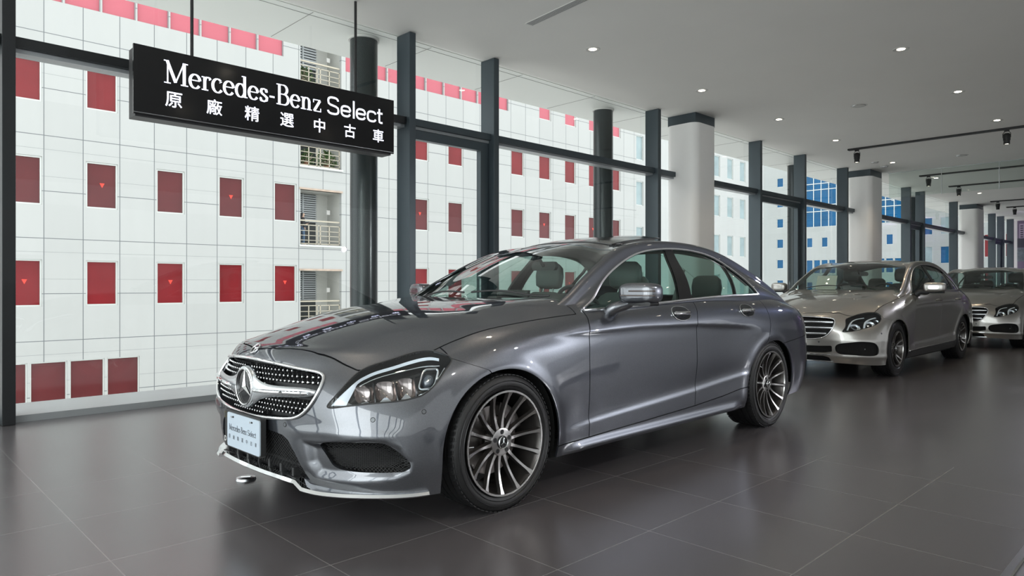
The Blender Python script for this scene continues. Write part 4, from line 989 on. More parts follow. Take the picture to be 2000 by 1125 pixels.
# ---------------------------------------------------------------- wheels (axis y; outer face looks to -y)
def make_wheel(R, r_rim, width, spokes, kind, dark, bright, label=None):
    t = empty('wheel')
    hw = width / 2; seg = 96
    # tyre: sidewalls and grooved tread
    pr = [(r_rim - .004, -hw + .018), (r_rim + .006, -hw + .006), (r_rim + .035, -hw - .004), (R - .028, -hw + .001), (R - .012, -hw + .008), (R - .005, -hw + .018)]
    tr = [(R, -hw + .030)]
    for g in (-.55, -.18, .18, .55):
        y = g * hw; tr += [(R, y - .006), (R - .007, y - .005), (R - .007, y + .005), (R, y + .006)]
    tr += [(R, hw - .03), (R - .012, hw - .008), (R - .03, hw), (r_rim, hw - .01)]
    ty = MB().lathe(pr + tr, axis='y', seg=seg).build('tyre', 'rubber', t, smooth=True, angle=50)
    # lateral tread cuts near the shoulder
    tb = MB()
    for k in range(72):
        a = 2 * PI * k / 72
        for s0, s1 in ((-hw + .012, -.60 * hw), (.60 * hw, hw - .012)):
            c = np.array((math.cos(a), 0, math.sin(a))); tg = np.array((-math.sin(a), 0, math.cos(a)))
            m0 = (s0 + s1) / 2; tb.obox(c * (R - .0005) + np.array((0, m0, 0)), tg * .0085, np.array((0, abs(s1 - s0) / 2, 0)) + tg * .006, c * .0022)
    tb.build('tread_blocks', 'rubber', ty)
    sw = MB()
    for rr, w_ in ((R - .030, .0015), (r_rim + .020, .0015)): sw.lathe([(rr - .002, -hw - .0030), (rr, -hw - .0052), (rr + .002, -hw - .0030)], axis='y', seg=72)
    sw.build('sidewall_rib', 'rubber_shine', ty, smooth=True)
    # rim barrel and lip
    MB().lathe([(r_rim - .002, -hw + .006), (r_rim - .001, -hw + .001), (r_rim - .008, -hw + .001), (r_rim - .013, -hw + .006), (r_rim - .016, -hw + .03), (r_rim - .022, -hw + .05), (r_rim - .03, 0), (r_rim - .02, hw - .02), (r_rim - .002, hw - .01)], axis='y', seg=seg).build('rim_barrel', dark, t, smooth=True, angle=60)
    MB().lathe([(r_rim - .001, -hw + .0005), (r_rim - .0015, -hw - .003), (r_rim - .011, -hw - .003), (r_rim - .0135, -hw + .006)], axis='y', seg=seg).build('rim_lip', bright, t, smooth=True, angle=60)
    # hub face
    y0 = -hw + .030
    MB().lathe([(0, y0), (.060, y0 + .0005), (.068, y0 + .003), (.072, y0 + .014), (.070, y0 + .05)], axis='y', seg=48).build('hub', bright if kind == 'multi' else dark, t, smooth=True)
    cp_ = MB().lathe([(0, y0 - .011), (.026, y0 - .010), (.031, y0 - .006), (.032, y0)], axis='y', seg=40).build('centre_cap', 'trim_black', t, smooth=True)
    rg = MB(); rg.lathe([(.027, y0 - .0105), (.029, y0 - .0125), (.0315, y0 - .009)], axis='y', seg=40)
    star_mesh(rg, (0, y0 - .0115, 0), .024, (1, 0, 0), (0, 0, 1), (0, -1, 0), .003); rg.build('star_badge', 'chrome', cp_, smooth=True)
    lg = MB()
    for k in range(5):
        a = PI / 2 + 2 * PI * k / 5; lg.cyl((.050 * math.cos(a), y0 - .0008, .050 * math.sin(a)), (.050 * math.cos(a), y0 + .006, .050 * math.sin(a)), .0118, seg=16)
    lg.build('lug_holes', 'trim_black', t)
    for k in range(spokes):
        a = 2 * PI * k / spokes + (0.11 if kind == 'multi' else 0.3)
        sp_ = MB(); sp_.mi = 0
        if kind == 'multi': arms = [(0.0, 0.0, .0058, .0062)]
        else: arms = [(0.0, .055, .009, .009), (0.0, -.055, .009, .009)]
        for a_in, da, w0, w1 in arms:
            n = 9; tops = []; rows = []
            for i in range(n):
                f_ = i / (n - 1); r = .052 + (r_rim - .012 - .052) * f_
                y = y0 + .006 - .040 * f_ ** 1.6 + .010 * math.sin(PI * f_) ; w = w0 + (w1 - w0) * f_ + (.006 * (1 - f_) ** 6 if kind == 'multi' else .012 * (1 - f_) ** 3)
                if kind == 'multi': w += .006 * f_ ** 12
                b = a + da * min(1, f_ * 1.6) * (3.2 if kind != 'multi' else 1)
                c = np.array((math.cos(b), 0, math.sin(b))) * r; tg = np.array((-math.sin(b), 0, math.cos(b)))
                rows.append((c + np.array((0, y, 0)), tg, w, .034 - .012 * f_))
            vs_, fs_, ms_ = [], [], []
            for c, tg, w, dp in rows:
                vs_ += [c - tg * w, c + tg * w, c + tg * w * 1.5 + np.array((0, dp * .9, 0)), c - tg * w * 1.5 + np.array((0, dp * .9, 0)), ]
            for i in range(n - 1):
                p = 4 * i; q = p + 4
                fs_.append((p, p + 1, q + 1, q)); ms_.append(1)
                for s0, s1 in ((1, 2), (2, 3), (3, 0)): fs_.append((p + s0, p + s1, q + s1, q + s0)); ms_.append(0)
            m0 = len(sp_.m); sp_.add(vs_, fs_); sp_.m[m0:] = ms_
        sp_.build('spoke', [dark, bright], t, smooth=True, angle=35)
    # brake disc and caliper
    MB().lathe([(.05, -.02), (.17, -.02), (.172, -.012), (.172, .006), (.05, .006)], axis='y', seg=60).build('brake_disc', 'disc', t, smooth=True, angle=40)
    MB().lathe([(0, -.03), (.07, -.03), (.075, -.015), (.075, .02)], axis='y', seg=40).build('hub_carrier', 'alloy_grey', t, smooth=True)
    cl = MB()
    for i in range(7): 
        a = math.radians(20 + i * 9); cl.obox((.155 * math.cos(a), -.018, .155 * math.sin(a)), (.035 * math.cos(a), 0, .035 * math.sin(a)), (0, .034, 0), (-.016 * math.sin(a), 0, .016 * math.cos(a)))
    cl.build('brake_caliper', 'alloy_grey', t, bevel=.004)
    vl = MB().cyl((-(r_rim - .03), -hw + .02, .01), (-(r_rim - .05), -hw + .005, .012), .004, seg=8); vl.build('valve', 'satin', t)
    return t
# ================================================================== ONE CAR
def seat_parts(car, x, y, z0, mt, hrest=True, wide=.26, back_h=.60, hname='headrest'):
    s = empty('seat', (x, y, z0)); s.parent = car
    def pad(name, sects, mt_, par):
        """sections: (centre xyz, half width y, half thickness, direction normal) lofted rounded rectangles"""
        vs_, fs_ = [], []; n = 20
        for (c, hw, ht, nx, nz) in sects:
            for k in range(n):
                a = 2 * PI * k / n; cc, ss = math.cos(a), math.sin(a); yy = math.copysign(abs(cc) ** .45, cc) * hw; tt = math.copysign(abs(ss) ** .6, ss) * ht
                vs_.append((c[0] + nx * tt, c[1] + yy, c[2] + nz * tt))
        for i in range(len(sects) - 1):
            for k in range(n): l = (k + 1) % n; fs_.append((i * n + k, i * n + l, (i + 1) * n + l, (i + 1) * n + k))
        fs_ += [tuple(range(n))[::-1], tuple(range((len(sects) - 1) * n, len(sects) * n))]
        o = MB().add(vs_, fs_).build(name, mt_, par, smooth=True, angle=60); return o
    cu = [((-.50 + .5 * t_, 0, .02 * math.sin(PI * t_)), wide * w, .075, 0, 1) for t_, w in ((0, .7), (.04, .95), (.3, 1), (.8, 1), (1, .95))]
    pad('cushion', cu, mt, s)
    bk = [((.02 + .26 * t_ * back_h / .6, 0, .03 + back_h * t_), wide * w, .062 * (1.1 - .35 * t_), .93, -.36) for t_, w in ((0, .98), (.25, 1.0), (.6, .97), (.85, .86), (.96, .72), (1.0, .55))]
    pad('backrest', bk, mt, s)
    if hrest:
        hx, hz = .02 + .26 * back_h / .6, .03 + back_h
        hr = pad(hname, [((hx + .02 + .02 * t_, 0, hz + .045 + .19 * t_), .135 * w, .045 * v, .95, -.3) for t_, w, v in ((0, .7, .6), (.08, .92, .9), (.5, 1.0, 1), (.85, .93, .85), (1, .7, .4))], mt, s)
        for dy in (-.05, .05): MB().cyl((hx - .01, dy, hz - .04), (hx + .03, dy, hz + .08), .006, seg=8).build('headrest_post', 'chrome', s)
    return s
def mesh_panel(name, car_part, pts_fn, q0, q1, z0, z1, inside, step, mt, r=.0022, slant=.5):
    """diamond lattice of fine wires laid on a surface; clipped by inside(q, z)"""
    mb = MB()
    for sgn in (1, -1):
        c = q0 - (z1 - z0) / slant
        while c < q1 + (z1 - z0) / slant:
            seg = []; n = 26
            for i in range(n + 1):
                z = z0 + (z1 - z0) * i / n; q = c + sgn * (z - z0) / slant
                if inside(q, z): seg.append((q, z))
                else:
                    if len(seg) > 1: p = pts_fn(seg); mb.tube(p, r, 4) if len(p) > 1 else None
                    seg = []
            if len(seg) > 1:
                p = pts_fn(seg)
                if len(p) > 1: mb.tube(p, r, 4)
            c += step
    return mb.build(name, mt, car_part)
def build_car(cfg, origin, rz, label):
    car = empty('car', (origin[0], origin[1], 0), rz, label, 'car')
    wr = make_wrap(cfg['ST'], cfg['HC'], cfg['DT'], cfg['YE'], nu=cfg.get('nu', 330), side_v=cfg.get('sv', 84), top_v=cfg.get('tv', 34), sculpt=cfg['sculpt'])
    hs = make_house(cfg['HS'], nu=cfg.get('hnu', 170), nv=cfg.get('hnv', 84))
    shp = Shape([wr]); shh = Shape([hs]); both = Shape([wr, hs]); wb = cfg['WB']; g = .0032; pt = cfg['paint']
    pm = PM(wr); F_ = pm.F
    reg = lambda sd, proj, cond=None: (lambda P_, N_: np.where(cond(P_, N_), sd(proj(P_)), 1.0) if cond is not None else sd(proj(P_)))
    S2 = [1, -1]
    # cabin opening
    cab = sdf(cfg['cabin']); F_, _ = pm.cut(F_, lambda P_, N_: np.where(P_[:, 2] > .80, cab(XY(P_)), 1.0))
    # arches
    for cx_, rx, rz_ in cfg['arches']:
        F_, _ = pm.cut(F_, lambda P_, N_: np.where(P_[:, 1] > .55, np.minimum(np.hypot((P_[:, 0] - cx_) / rx, (np.maximum(P_[:, 2] - .325, 0)) / rz_) - 1, 1) * rx, 1.0))
    full = F_
    # grille / lamps / intakes
    gr = densify(cfg['grille'], 10); gr_poly = list(map(tuple, gr)) + [(-.05, cfg['grille'][-1][1]), (-.05, cfg['grille'][0][1])]
    gsd = sdf(gr_poly); frontc = lambda P_, N_: P_[:, 0] < -.35
    F_, grille_f = pm.cut(F_, reg(gsd, YZ, frontc))
    hl_poly = densify(cfg['lamp'], 8, True); hsd = sdf(hl_poly); hc_ = lambda P_, N_: (P_[:, 0] < .25) & (P_[:, 1] > .35)
    F_, lamp_f = pm.cut(F_, reg(hsd, QZ, hc_))
    intake_f = []
    for nm, poly, proj in cfg['intakes']:
        po = densify(poly, 8, True) if nm != 'centre' else poly
        F_, ii = pm.cut(F_, reg(sdf(po), QZ if proj == 'q' else YZ, (lambda P_, N_: (P_[:, 0] < -.35)))); intake_f.append((nm, po, proj, ii))
    # tail lamp
    tl = densify(cfg['tail'], 6, True); F_, tail_f = pm.cut(F_, reg(sdf(tl), XZ, lambda P_, N_: (P_[:, 0] > 3.2) & (P_[:, 1] > .35)))
    # hood
    F_nh, hood = pm.cut(F_, reg(sdf(cfg['hood']), XY, lambda P_, N_: (P_[:, 2] > .66) & (N_[:, 2] > .12)))
    def strip(faces, fun):   # leave a thin gap on both sides of the line
        a, b = pm.cut(faces, fun); a, _ = pm.cut(a, lambda P_, N_: fun(P_, N_) - g); _, b = pm.cut(b, lambda P_, N_: fun(P_, N_) + g); return a, b
    hoodgap = lambda P_, N_: np.where((P_[:, 2] > .66) & (N_[:, 2] > .10), sdf(cfg['hood'])(XY(P_)), 1.0)
    _, hood = pm.cut(hood, lambda P_, N_: hoodgap(P_, N_) + g); F_nh, _ = pm.cut(F_nh, lambda P_, N_: hoodgap(P_, N_) - g)
    zx = lambda tab: (lambda P_, N_: P_[:, 0] - np.interp(P_[:, 2], *zip(*[(z, x) for x, z in sorted(tab, key=lambda q: q[1])])))
    xz = lambda tab: (lambda P_, N_: P_[:, 2] - np.interp(P_[:, 0], *zip(*sorted(tab))))
    rest, bumper = strip(F_nh, zx(cfg['bumper_seam']))
    rest, rearb = strip(rest, lambda P_, N_: np.where(P_[:, 0] > 3.0, xz(cfg['rear_seam'])(P_, N_), 1.0))
    rest, skirt = strip(rest, lambda P_, N_: np.where((P_[:, 0] > .2) & (P_[:, 0] < wb - .2), xz(cfg['skirt_seam'])(P_, N_), 1.0))
    rest2, fender = strip(rest, zx(cfg['door_front']))
    rest3, fdoor = strip(rest2, zx(cfg['door_mid']))
    rd = sdf(densify(cfg['rear_door'], 6)) ; quarter, rdoor = strip(rest3, lambda P_, N_: np.where(P_[:, 1] > .55, rd(XZ(P_)), 1.0))
    boot = sdf(cfg['boot']); quarter, trunk = strip(quarter, lambda P_, N_: np.where(P_[:, 2] > .60, boot(XY(P_)), 1.0))
    paintm = pt; X = {}
    X['bumper'] = surf_object('front_bumper', pm, bumper, S2, paintm, car); X['hood'] = surf_object('hood', pm, hood, S2, paintm, car)
    surf_object('rear_bumper', pm, rearb, S2, paintm, car); surf_object('boot_lid', pm, trunk, S2, paintm, car)
    for sd in S2:
        for nm, ff in (('front_fender', fender), ('front_door', fdoor), ('rear_door', rdoor), ('rear_fender', quarter), ('side_skirt', skirt)): X[nm, sd] = surf_object(nm, pm, ff, [sd], cfg.get('skirt_mat', paintm) if nm == 'side_skirt' else paintm, car)
    # dark inner skin closes the panel gaps
    fb, _ = pm.cut(full, reg(hsd, QZ, hc_)); fb, _ = pm.cut(fb, reg(gsd, YZ, frontc))
    for nm, po, proj, ii in intake_f: fb, _ = pm.cut(fb, reg(sdf(po), QZ if proj == 'q' else YZ, (lambda P_, N_: (P_[:, 0] < -.35))))
    surf_object('inner_shell', pm, fb, S2, 'under', car, off=-.011, rim=0)
    # ---------------- greenhouse
    ph = PM(hs); H_ = ph.F
    H_, _ = ph.cut(H_, lambda P_, N_: np.where(P_[:, 1] > .5, P_[:, 2] - np.interp(P_[:, 0], *zip(*cfg['house_foot'])), 1.0)) 
    ws = sdf(cfg['windscreen']); H_, wsf = ph.cut(H_, lambda P_, N_: np.where(P_[:, 0] < 2.0, ws(XY(P_)), 1.0))
    bl = sdf(cfg['backlight']); H_, blf = ph.cut(H_, lambda P_, N_: np.where(P_[:, 0] > 2.0, bl(XY(P_)), 1.0))
    dlo = densify(cfg['dlo_top'], 8); dpoly = list(map(tuple, dlo)) + [tuple(p) for p in cfg['dlo_bot'][::-1]]
    dl = sdf(dpoly); H_, dlf = ph.cut(H_, lambda P_, N_: np.where(P_[:, 1] > .5, dl(XZ(P_)), 1.0))
    panes = []
    for nm, poly in cfg['panes']:
        dlf, pf = ph.cut(dlf, lambda P_, N_: np.where(P_[:, 1] > .5, sdf(poly)(XZ(P_)), 1.0)); panes.append((nm, pf))
    if cfg.get('roofglass'): 
        H_, rgf = ph.cut(H_, lambda P_, N_: np.where(P_[:, 2] > 1.2, sdf(cfg['roofglass'])(XY(P_)), 1.0))
    roof = surf_object('roof', ph, H_, S2, paintm, car)
    if cfg.get('roofglass'): surf_object('roof_glass', ph, rgf, S2, 'trim_black', car, off=-.001)
    surf_object('windscreen', ph, wsf, S2, 'ws_glass', car, off=-.003, rim=.004); surf_object('rear_window', ph, blf, S2, 'car_glass', car, off=-.003, rim=.004)
    for sd in S2:
        surf_object('window_pillar', ph, dlf, [sd], 'trim_black', car, off=-.002, rim=.02)
        for nm, pf in panes: surf_object(nm, ph, pf, [sd], cfg.get('glass', 'car_glass'), car, off=-.005, rim=.003)
    hl_, _ = ph.cut(list(H_) + (rgf if cfg.get('roofglass') else []), lambda P_, N_: P_[:, 2] - 1.12)
    surf_object('headliner', ph, hl_, S2, 'headliner', car, off=-.028, rim=0)
    bz = []
    wsb = [p for p in cfg['windscreen'] if p[1] >= 0]
    # chrome round the side windows
    for sd in S2:
        loop = densify(cfg['dlo_top'], 8); P1 = both.path('side', loop, .004); P2 = both.path('side', densify(cfg['dlo_bot'], 4), .005)
        mb = MB(); mb.tube(mirror_pts(P1, sd), cfg.get('trimr', .008), 8); mb.tube(mirror_pts(P2, sd), cfg.get('trimr', .008) * 1.15, 8)
        for nm, poly in cfg['panes'][1:]: 
            e = [poly[0], poly[-1]]; P3 = shh.path('side', densify([poly[0], ((poly[0][0] + poly[-1][0]) / 2, (poly[0][1] + poly[-1][1]) / 2), poly[-1]], 5), .003); mb.tube(mirror_pts(P3, sd), .004, 6)
        mb.build('window_trim', 'bright_trim', car, smooth=True)
    # ---------------- grille
    gp = densify(cfg['grille'], 8); ring = [r for r in (shp.front(y, z) for y, z in gp)]
    ring = np.array([r[0] + np.array((-.006, 0, 0)) for r in ring if r is not None])
    loop = np.vstack([ring, mirror_pts(ring[::-1], -1)])
    back = surf_object('grille_backing', pm, grille_f, S2, 'mesh_black', car, off=-.05, rim=0)
    wall = MB(); n = len(loop); wall.add(list(loop) + [p + np.array((.07, 0, 0)) for p in loop], [(i, (i + 1) % n, (i + 1) % n + n, i + n) for i in range(n)]); wall.build('grille_duct', 'mesh_black', car)
    MB().tube(loop, cfg.get('grille_frame', .008), 10, closed=True).build('grille_frame', 'chrome', car, smooth=True)
    gx = lambda y, z, o=0: (lambda r: None if r is None else r[0] + np.array((o, 0, 0)))(shp.front(abs(y), z))
    gs1 = lambda y, z: gsd(np.array([[abs(y), z]]))[0]
    cz_, cr_ = cfg['star']
    if cfg['grille_kind'] == 'pins':
        mb = MB(); wires = MB(); mb2 = MB()
        step_y, step_z = .0262, .0235; row = 0; z = .45
        while z < .76:
            y = -.54 + (row % 2) * step_y / 2
            pts_row = []
            while y < .55:
                if gs1(y, z) < -.018 and math.hypot(y, z - cz_) > cr_ + .012 and not (abs(z - np.interp(abs(y), (0, .5), (cz_ - .012, cz_ + .012))) < .034):
                    p = gx(y, z, .020)
                    if p is not None:
                        p[1] = y; mb.lathe([(0, -.016), (.0052, -.013), (.0060, -.008), (.003, .004), (.002, .03)], axis_o=tuple(p), axis='x', seg=8)
                        pts_row.append(p)
                        mb2.obox(p + np.array((.022, 0, 0)), (.010, 0, 0), (0, .0022, .0022), (0, -.0016, .0105)); mb2.obox(p + np.array((.022, 0, 0)), (.010, 0, 0), (0, .0125, 0), (0, 0, .0012))
                y += step_y
            z += step_z; row += 1
        mb.build('diamond_pins', 'chrome', car, smooth=True); mb2.build('pin_lattice', 'plastic', car)
        # single fin with rounded root at the badge
        for sd in S2:
            fin = []
            for i in range(15):
                f_ = i / 14; y = .085 + f_ * (.520 - .085); zc = np.interp(y, (0, .5), (cz_ - .010, cz_ + .014)); hgt = .048 * (1 - f_) ** 6 + .025 * (1 - .5 * f_ ** 8)
                p = gx(y, zc, -.012 + .004 * f_); p[1] = y * sd; fin.append((p, hgt))
            n = 12; vs_, fs_ = [], []
            for p, hh_ in fin:
                for k in range(n):
                    a = 2 * PI * k / n; vs_.append(p + np.array((-math.cos(a) * .013 + .012, 0, math.sin(a) * hh_)))
            for i in range(14):
                for k in range(n): fs_.append((i * n + k, i * n + (k + 1) % n, (i + 1) * n + (k + 1) % n, (i + 1) * n + k))
            fs_.append(tuple(range(14 * n, 15 * n))); fo_ = MB().add(vs_, fs_).build('grille_fin', 'satin', car, smooth=True)
            cl = MB(); rows = [gx(y, np.interp(y, (0, .5), (cz_ - .010, cz_ + .014)), -.026) for y in np.linspace(.12, .503, 12)]
            for i, p in enumerate(rows): p[1] = np.linspace(.12, .503, 12)[i] * sd
            cl.tube(rows, [.003] + [.009] * 10 + [.006], 8); cl.build('fin_strip', 'chrome', fo_, smooth=True)
    else:
        for zc in cfg['slats']:
            y1 = .02
            ys_ = [y for y in np.linspace(-.56, .56, 57) if gs1(y, zc) < -.006]
            P_ = []
            for y in ys_: p = gx(y, zc, .012); p[1] = y; P_.append(p)
            mb = MB(); mb.tube(P_, .013, 8, flat=1.25, up=(0, 0, 1)); mb.build('grille_slat', 'satin', car, smooth=True)
        po_ = lambda seg: [(lambda p, q: np.array((p[0], q, p[2])))(gx(q, z, .03), q) for q, z in seg]
        mesh_panel('grille_mesh', car, po_, -.56, .56, min(z for _, z in cfg['grille']), max(z for _, z in cfg['grille']), lambda q, z: gs1(q, z) < -.01, .03, 'mesh_black', .002, 1.0)
    c0 = gx(0, cz_, -.008 if cfg['grille_kind'] == 'pins' else .0); c0[1] = 0
    if cfg['grille_kind'] == 'pins':
        MB().lathe([(cr_ * 1.10, .045), (cr_ * 1.14, .010), (cr_ * 1.08, -.002), (cr_ * .97, -.004), (cr_ * .92, .0), (cr_ * .90, .008), (0, .008)], axis_o=tuple(c0), axis='x', seg=56).build('badge_bowl', 'satin', car, smooth=True)
        bd_ = MB().lathe([(0, .002), (cr_ * .90, .002)], axis_o=tuple(c0), axis='x', seg=48).build('badge_face', 'trim_black', car, smooth=True)
        em = MB(); em.lathe([(cr_ * .90, 0), (cr_ * .90, -.007), (cr_ * .94, -.009), (cr_ * .98, -.006), (cr_ * .98, 0)], axis_o=tuple(c0), axis='x', seg=56)
        star_mesh(em, c0 + np.array((-.001, 0, 0)), cr_ * .90, (0, -1, 0), (0, 0, 1), (-1, 0, 0), .012); em.build('star_emblem', 'chrome', car, smooth=True, angle=20)
    # round badge lying on the nose of the hood
    r = shp.top(cfg['badge_x'], 0)
    if r is not None:
        nn = r[1] / np.linalg.norm(r[1]); uu = np.array((0, 1, 0)); vv = np.cross(nn, uu); bdg = MB()
        ringp = [r[0] + nn * .004 + .029 * (math.cos(a) * uu + math.sin(a) * vv) for a in np.linspace(0, 2 * PI, 33)[:-1]]
        bdg.tube(ringp, .004, 8, closed=True); star_mesh(bdg, r[0] + nn * .003, .027, uu, vv, nn, .004)
        bdg.build('hood_badge', 'chrome', car, smooth=True)
    # ---------------- headlamps
    for sd in S2:
        lens = surf_object('headlamp', pm, lamp_f, [sd], 'lens', car, off=.001, rim=.004)
        surf_object('lamp_housing', pm, lamp_f, [sd], 'trim_black', lens, off=-.075, rim=0)
        edge = shp.path('diag', hl_poly, 0)
        nl = len(edge); nrm = np.array([shp.diag(*q)[1] for q in hl_poly][:nl]) if nl == len(hl_poly) else np.tile((-.6, .7, .2), (nl, 1))
        inn = edge - nrm * .08
        mb = MB(); mb.add(list(mirror_pts(edge - nrm * .002, sd)) + list(mirror_pts(inn, sd)), [(i, (i + 1) % nl, (i + 1) % nl + nl, i + nl) for i in range(nl)]); mb.build('lamp_bezel', 'trim_black', lens)
        mb = MB(); mb.tube(mirror_pts(edge + nrm * .0005, sd), .0035, 6, closed=True); mb.build('lamp_seal', 'plastic', lens, smooth=True)
        def hp(q, z, dep):
            r = shp.diag(q, z); return r[0] - r[1] * dep
        cfg['lamp_detail'](lens, hp, sd)
    # ---------------- intakes
    for nm, po, proj, ii in intake_f:
        [surf_object('intake_backing', pm, ii, [s__], 'under', car, off=-.06, rim=0) for s__ in S2]
        kind = 'diag' if proj == 'q' else 'front'; sdp = sdf(po); A_ = np.array(po)
        for sd in (S2 if nm != 'centre' else [1]):
            edge = [ (shp.diag(*q) if proj == 'q' else shp.front(*q)) for q in (densify(A_, 2, True) if nm != 'centre' else A_)]
            edge = [e for e in edge if e is not None]; E0 = np.array([e[0] for e in edge]); E1 = np.array([e[0] - e[1] * .065 for e in edge]); n = len(E0)
            mb = MB(); mb.add(list(mirror_pts(E0, sd)) + list(mirror_pts(E1, sd)), [(i, (i + 1) % n, (i + 1) % n + n, i + n) for i in range(n)])
            if nm == 'centre': mb.add(list(mirror_pts(E0, -1)) + list(mirror_pts(E1, -1)), [(i, (i + 1) % n, (i + 1) % n + n, i + n) for i in range(n)])
            mb.build('intake_duct', 'mesh_black', car)
            if proj == 'q':
                pf_ = lambda seg: [np.array((p[0], p[1] * sd, p[2])) for p in shp.path('diag', seg, -.022)]
                mesh_panel('intake_mesh', car, pf_, A_[:, 0].min(), A_[:, 0].max(), A_[:, 1].min(), A_[:, 1].max(), lambda q, z: sdp(np.array([[q, z]]))[0] < 0, .0165, 'plastic', .0014, .42)
            else:
                pf_ = lambda seg: [np.array((p[0], q_[0], p[2])) for p, q_ in zip(shp.path('front', [(abs(a), b) for a, b in seg], -.022), seg)]
                mesh_panel('intake_mesh', car, pf_, -A_[:, 0].max(), A_[:, 0].max(), A_[:, 1].min(), A_[:, 1].max(), lambda q, z: sdp(np.array([[abs(q), z]]))[0] < 0, .022, 'plastic', .0016, .8)
    # ---------------- tail lamps
    for sd in S2: surf_object('tail_lamp', pm, tail_f, [sd], 'red_lens', car, off=.001, rim=.01)
    # ---------------- wheels
    wh = cfg['wheel']()
    wx = [(0, -cfg['track'], 1), (0, cfg['track'], -1), (wb, -cfg['track'] - cfg.get('rt', 0), 1), (wb, cfg['track'] + cfg.get('rt', 0), -1)]
    for i, (x, y, sd) in enumerate(wx):
        w = wh if i == 0 else copy_tree(wh)
        w.parent = car; w.location = (x, y, cfg['R']); w.rotation_euler = (0, .35 * i, 0 if sd > 0 else PI)
    # ---------------- wheel housings, floor, underbody
    for cx_ in (0, wb):
        for sd in S2:
            vs_, fs_ = [], []; n = 28; rr = cfg['arches'][0][1] + .012
            y0_, y1_ = (.56, .885)
            for i in range(n + 1):
                a = PI * i / n * 1.16 - .08 * PI
                for y in (y0_, y1_): vs_.append((cx_ + rr * math.cos(a), y * sd, .325 + rr * math.sin(a)))
            fs_ = [(2 * i, 2 * i + 1, 2 * i + 3, 2 * i + 2) for i in range(n)]
            fs_.append(tuple(2 * i for i in range(n + 1)))
            MB().add(vs_, fs_).build('wheel_housing', 'under', car)
    ub = MB(); ub.box(cfg['arches'][0][1] + .03, wb - cfg['arches'][0][1] - .03, -.84, .84, .17, .27); ub.box(-.55, .42, -.54, .54, .17, .55); ub.box(wb - .5, wb + .8, -.54, .54, .20, .55)
    ub.box(cfg['arches'][0][1] + .05, wb - .43, -.80, .80, .26, .30); ub.build('floor_pan', 'under', car)
    for sd in S2:
        ax_ = MB(); ax_.cyl((0, .3 * sd, cfg['R']), (0, (cfg['track'] - .06) * sd, cfg['R']), .03, seg=12); ax_.cyl((wb, .3 * sd, cfg['R']), (wb, (cfg['track'] - .06) * sd, cfg['R']), .03, seg=12); ax_.build('axle', 'under', car)
    # ---------------- cabin
    xw, xr = cfg['cab']        # dashboard front, rear shelf
    dsh = MB(); prof = [(xw - .05, .86), (xw + .10, 1.005 + cfg.get('dz', 0)), (xw + .28, 1.015 + cfg.get('dz', 0)), (xw + .42, .975), (xw + .50, .90), (xw + .52, .60), (xw, .60)]
    dsh.prism(prof, lambda a, b: (a, -.76, b), lambda a, b: (a, .76, b)); dsh.build('dashboard', 'dash', car, bevel=.02, bseg=3)
    mb = MB(); mb.prism([(xw + .26, 1.0), (xw + .32, 1.055), (xw + .42, 1.05), (xw + .46, .98)], lambda a, b: (a, -.56, b + cfg.get('dz', 0)), lambda a, b: (a, -.22, b + cfg.get('dz', 0))); mb.build('instrument_hood', 'dash', car, bevel=.012)
    MB().box(xw + .36, xw + .39, -.15, .15, .97, 1.075 + cfg.get('dz', 0)).build('display', 'trim_black', car, bevel=.006)
    MB().box(xw + .5, xr - .95, -.12, .12, .30, .66).build('centre_console', 'dash', car, bevel=.03)
    for sd in S2: MB().box(xw + .24, xr - .1, sd * .795 - .03, sd * .795 + .02, .30, .955).build('door_card', 'dash', car, bevel=.015)
    MB().box(xr - .28, xr + .30, -.70, .70, .90, .955).build('rear_shelf', 'dash', car, bevel=.01)
    MB().box(xw - .3, xw + .0, -.76, .76, .5, .90).build('firewall', 'under', car)
    for y in (-.37, .37): seat_parts(car, xw + cfg.get('sx', 1.12), y, .44 + cfg.get('dz', 0), cfg['seat'], back_h=cfg.get('seat_h', .60))
    for y in (-.36, .36): seat_parts(car, xr - cfg.get('rx', .42), y, .46 + cfg.get('dz', 0), cfg['seat'], back_h=.46, wide=.30)
    sw = empty('steering_wheel', (xw + .62, -.38, .93 + cfg.get('dz', 0))); sw.parent = car; sw.rotation_euler = (0, math.radians(-24), 0)
    mb = MB(); mb.tube([(0, .185 * math.cos(a), .185 * math.sin(a)) for a in np.linspace(0, 2 * PI, 49)[:-1]], .014, 10, closed=True); mb.build('wheel_rim', 'plastic', sw, smooth=True)
    mb = MB(); mb.lathe([(0, .0), (.06, .005), (.07, -.03), (.03, -.12)], axis='x', seg=24); mb.box(-.02, .005, -.18, .18, -.02, .02); mb.box(-.02, .005, -.02, .02, -.18, 0); mb.build('wheel_hub', 'dash', sw, smooth=True, bevel=.004)
    mm = MB(); r = cfg['mirror_in']; mm.prism(rrect(.23, .062, .028), lambda a, b: (r[0], a, r[2] + b), lambda a, b: (r[0] + .03, a, r[2] + b)); mm.cyl((r[0], 0, r[2]), (r[0] - .05, 0, r[2] + .06), .012, seg=10); mm.build('interior_mirror', 'plastic', car, smooth=True)
    for sd in S2:
        mb = MB(); r_ = cfg['belt']; mb.tube([(r_[0], sd * .70, r_[1]), (r_[0] - .03, sd * .64, r_[1] - .22), (r_[0] - .05, sd * .60, r_[1] - .5)], .018, 6, flat=.25); mb.build('seat_belt', 'headliner', car)
    return car, shp, shh, X, pm
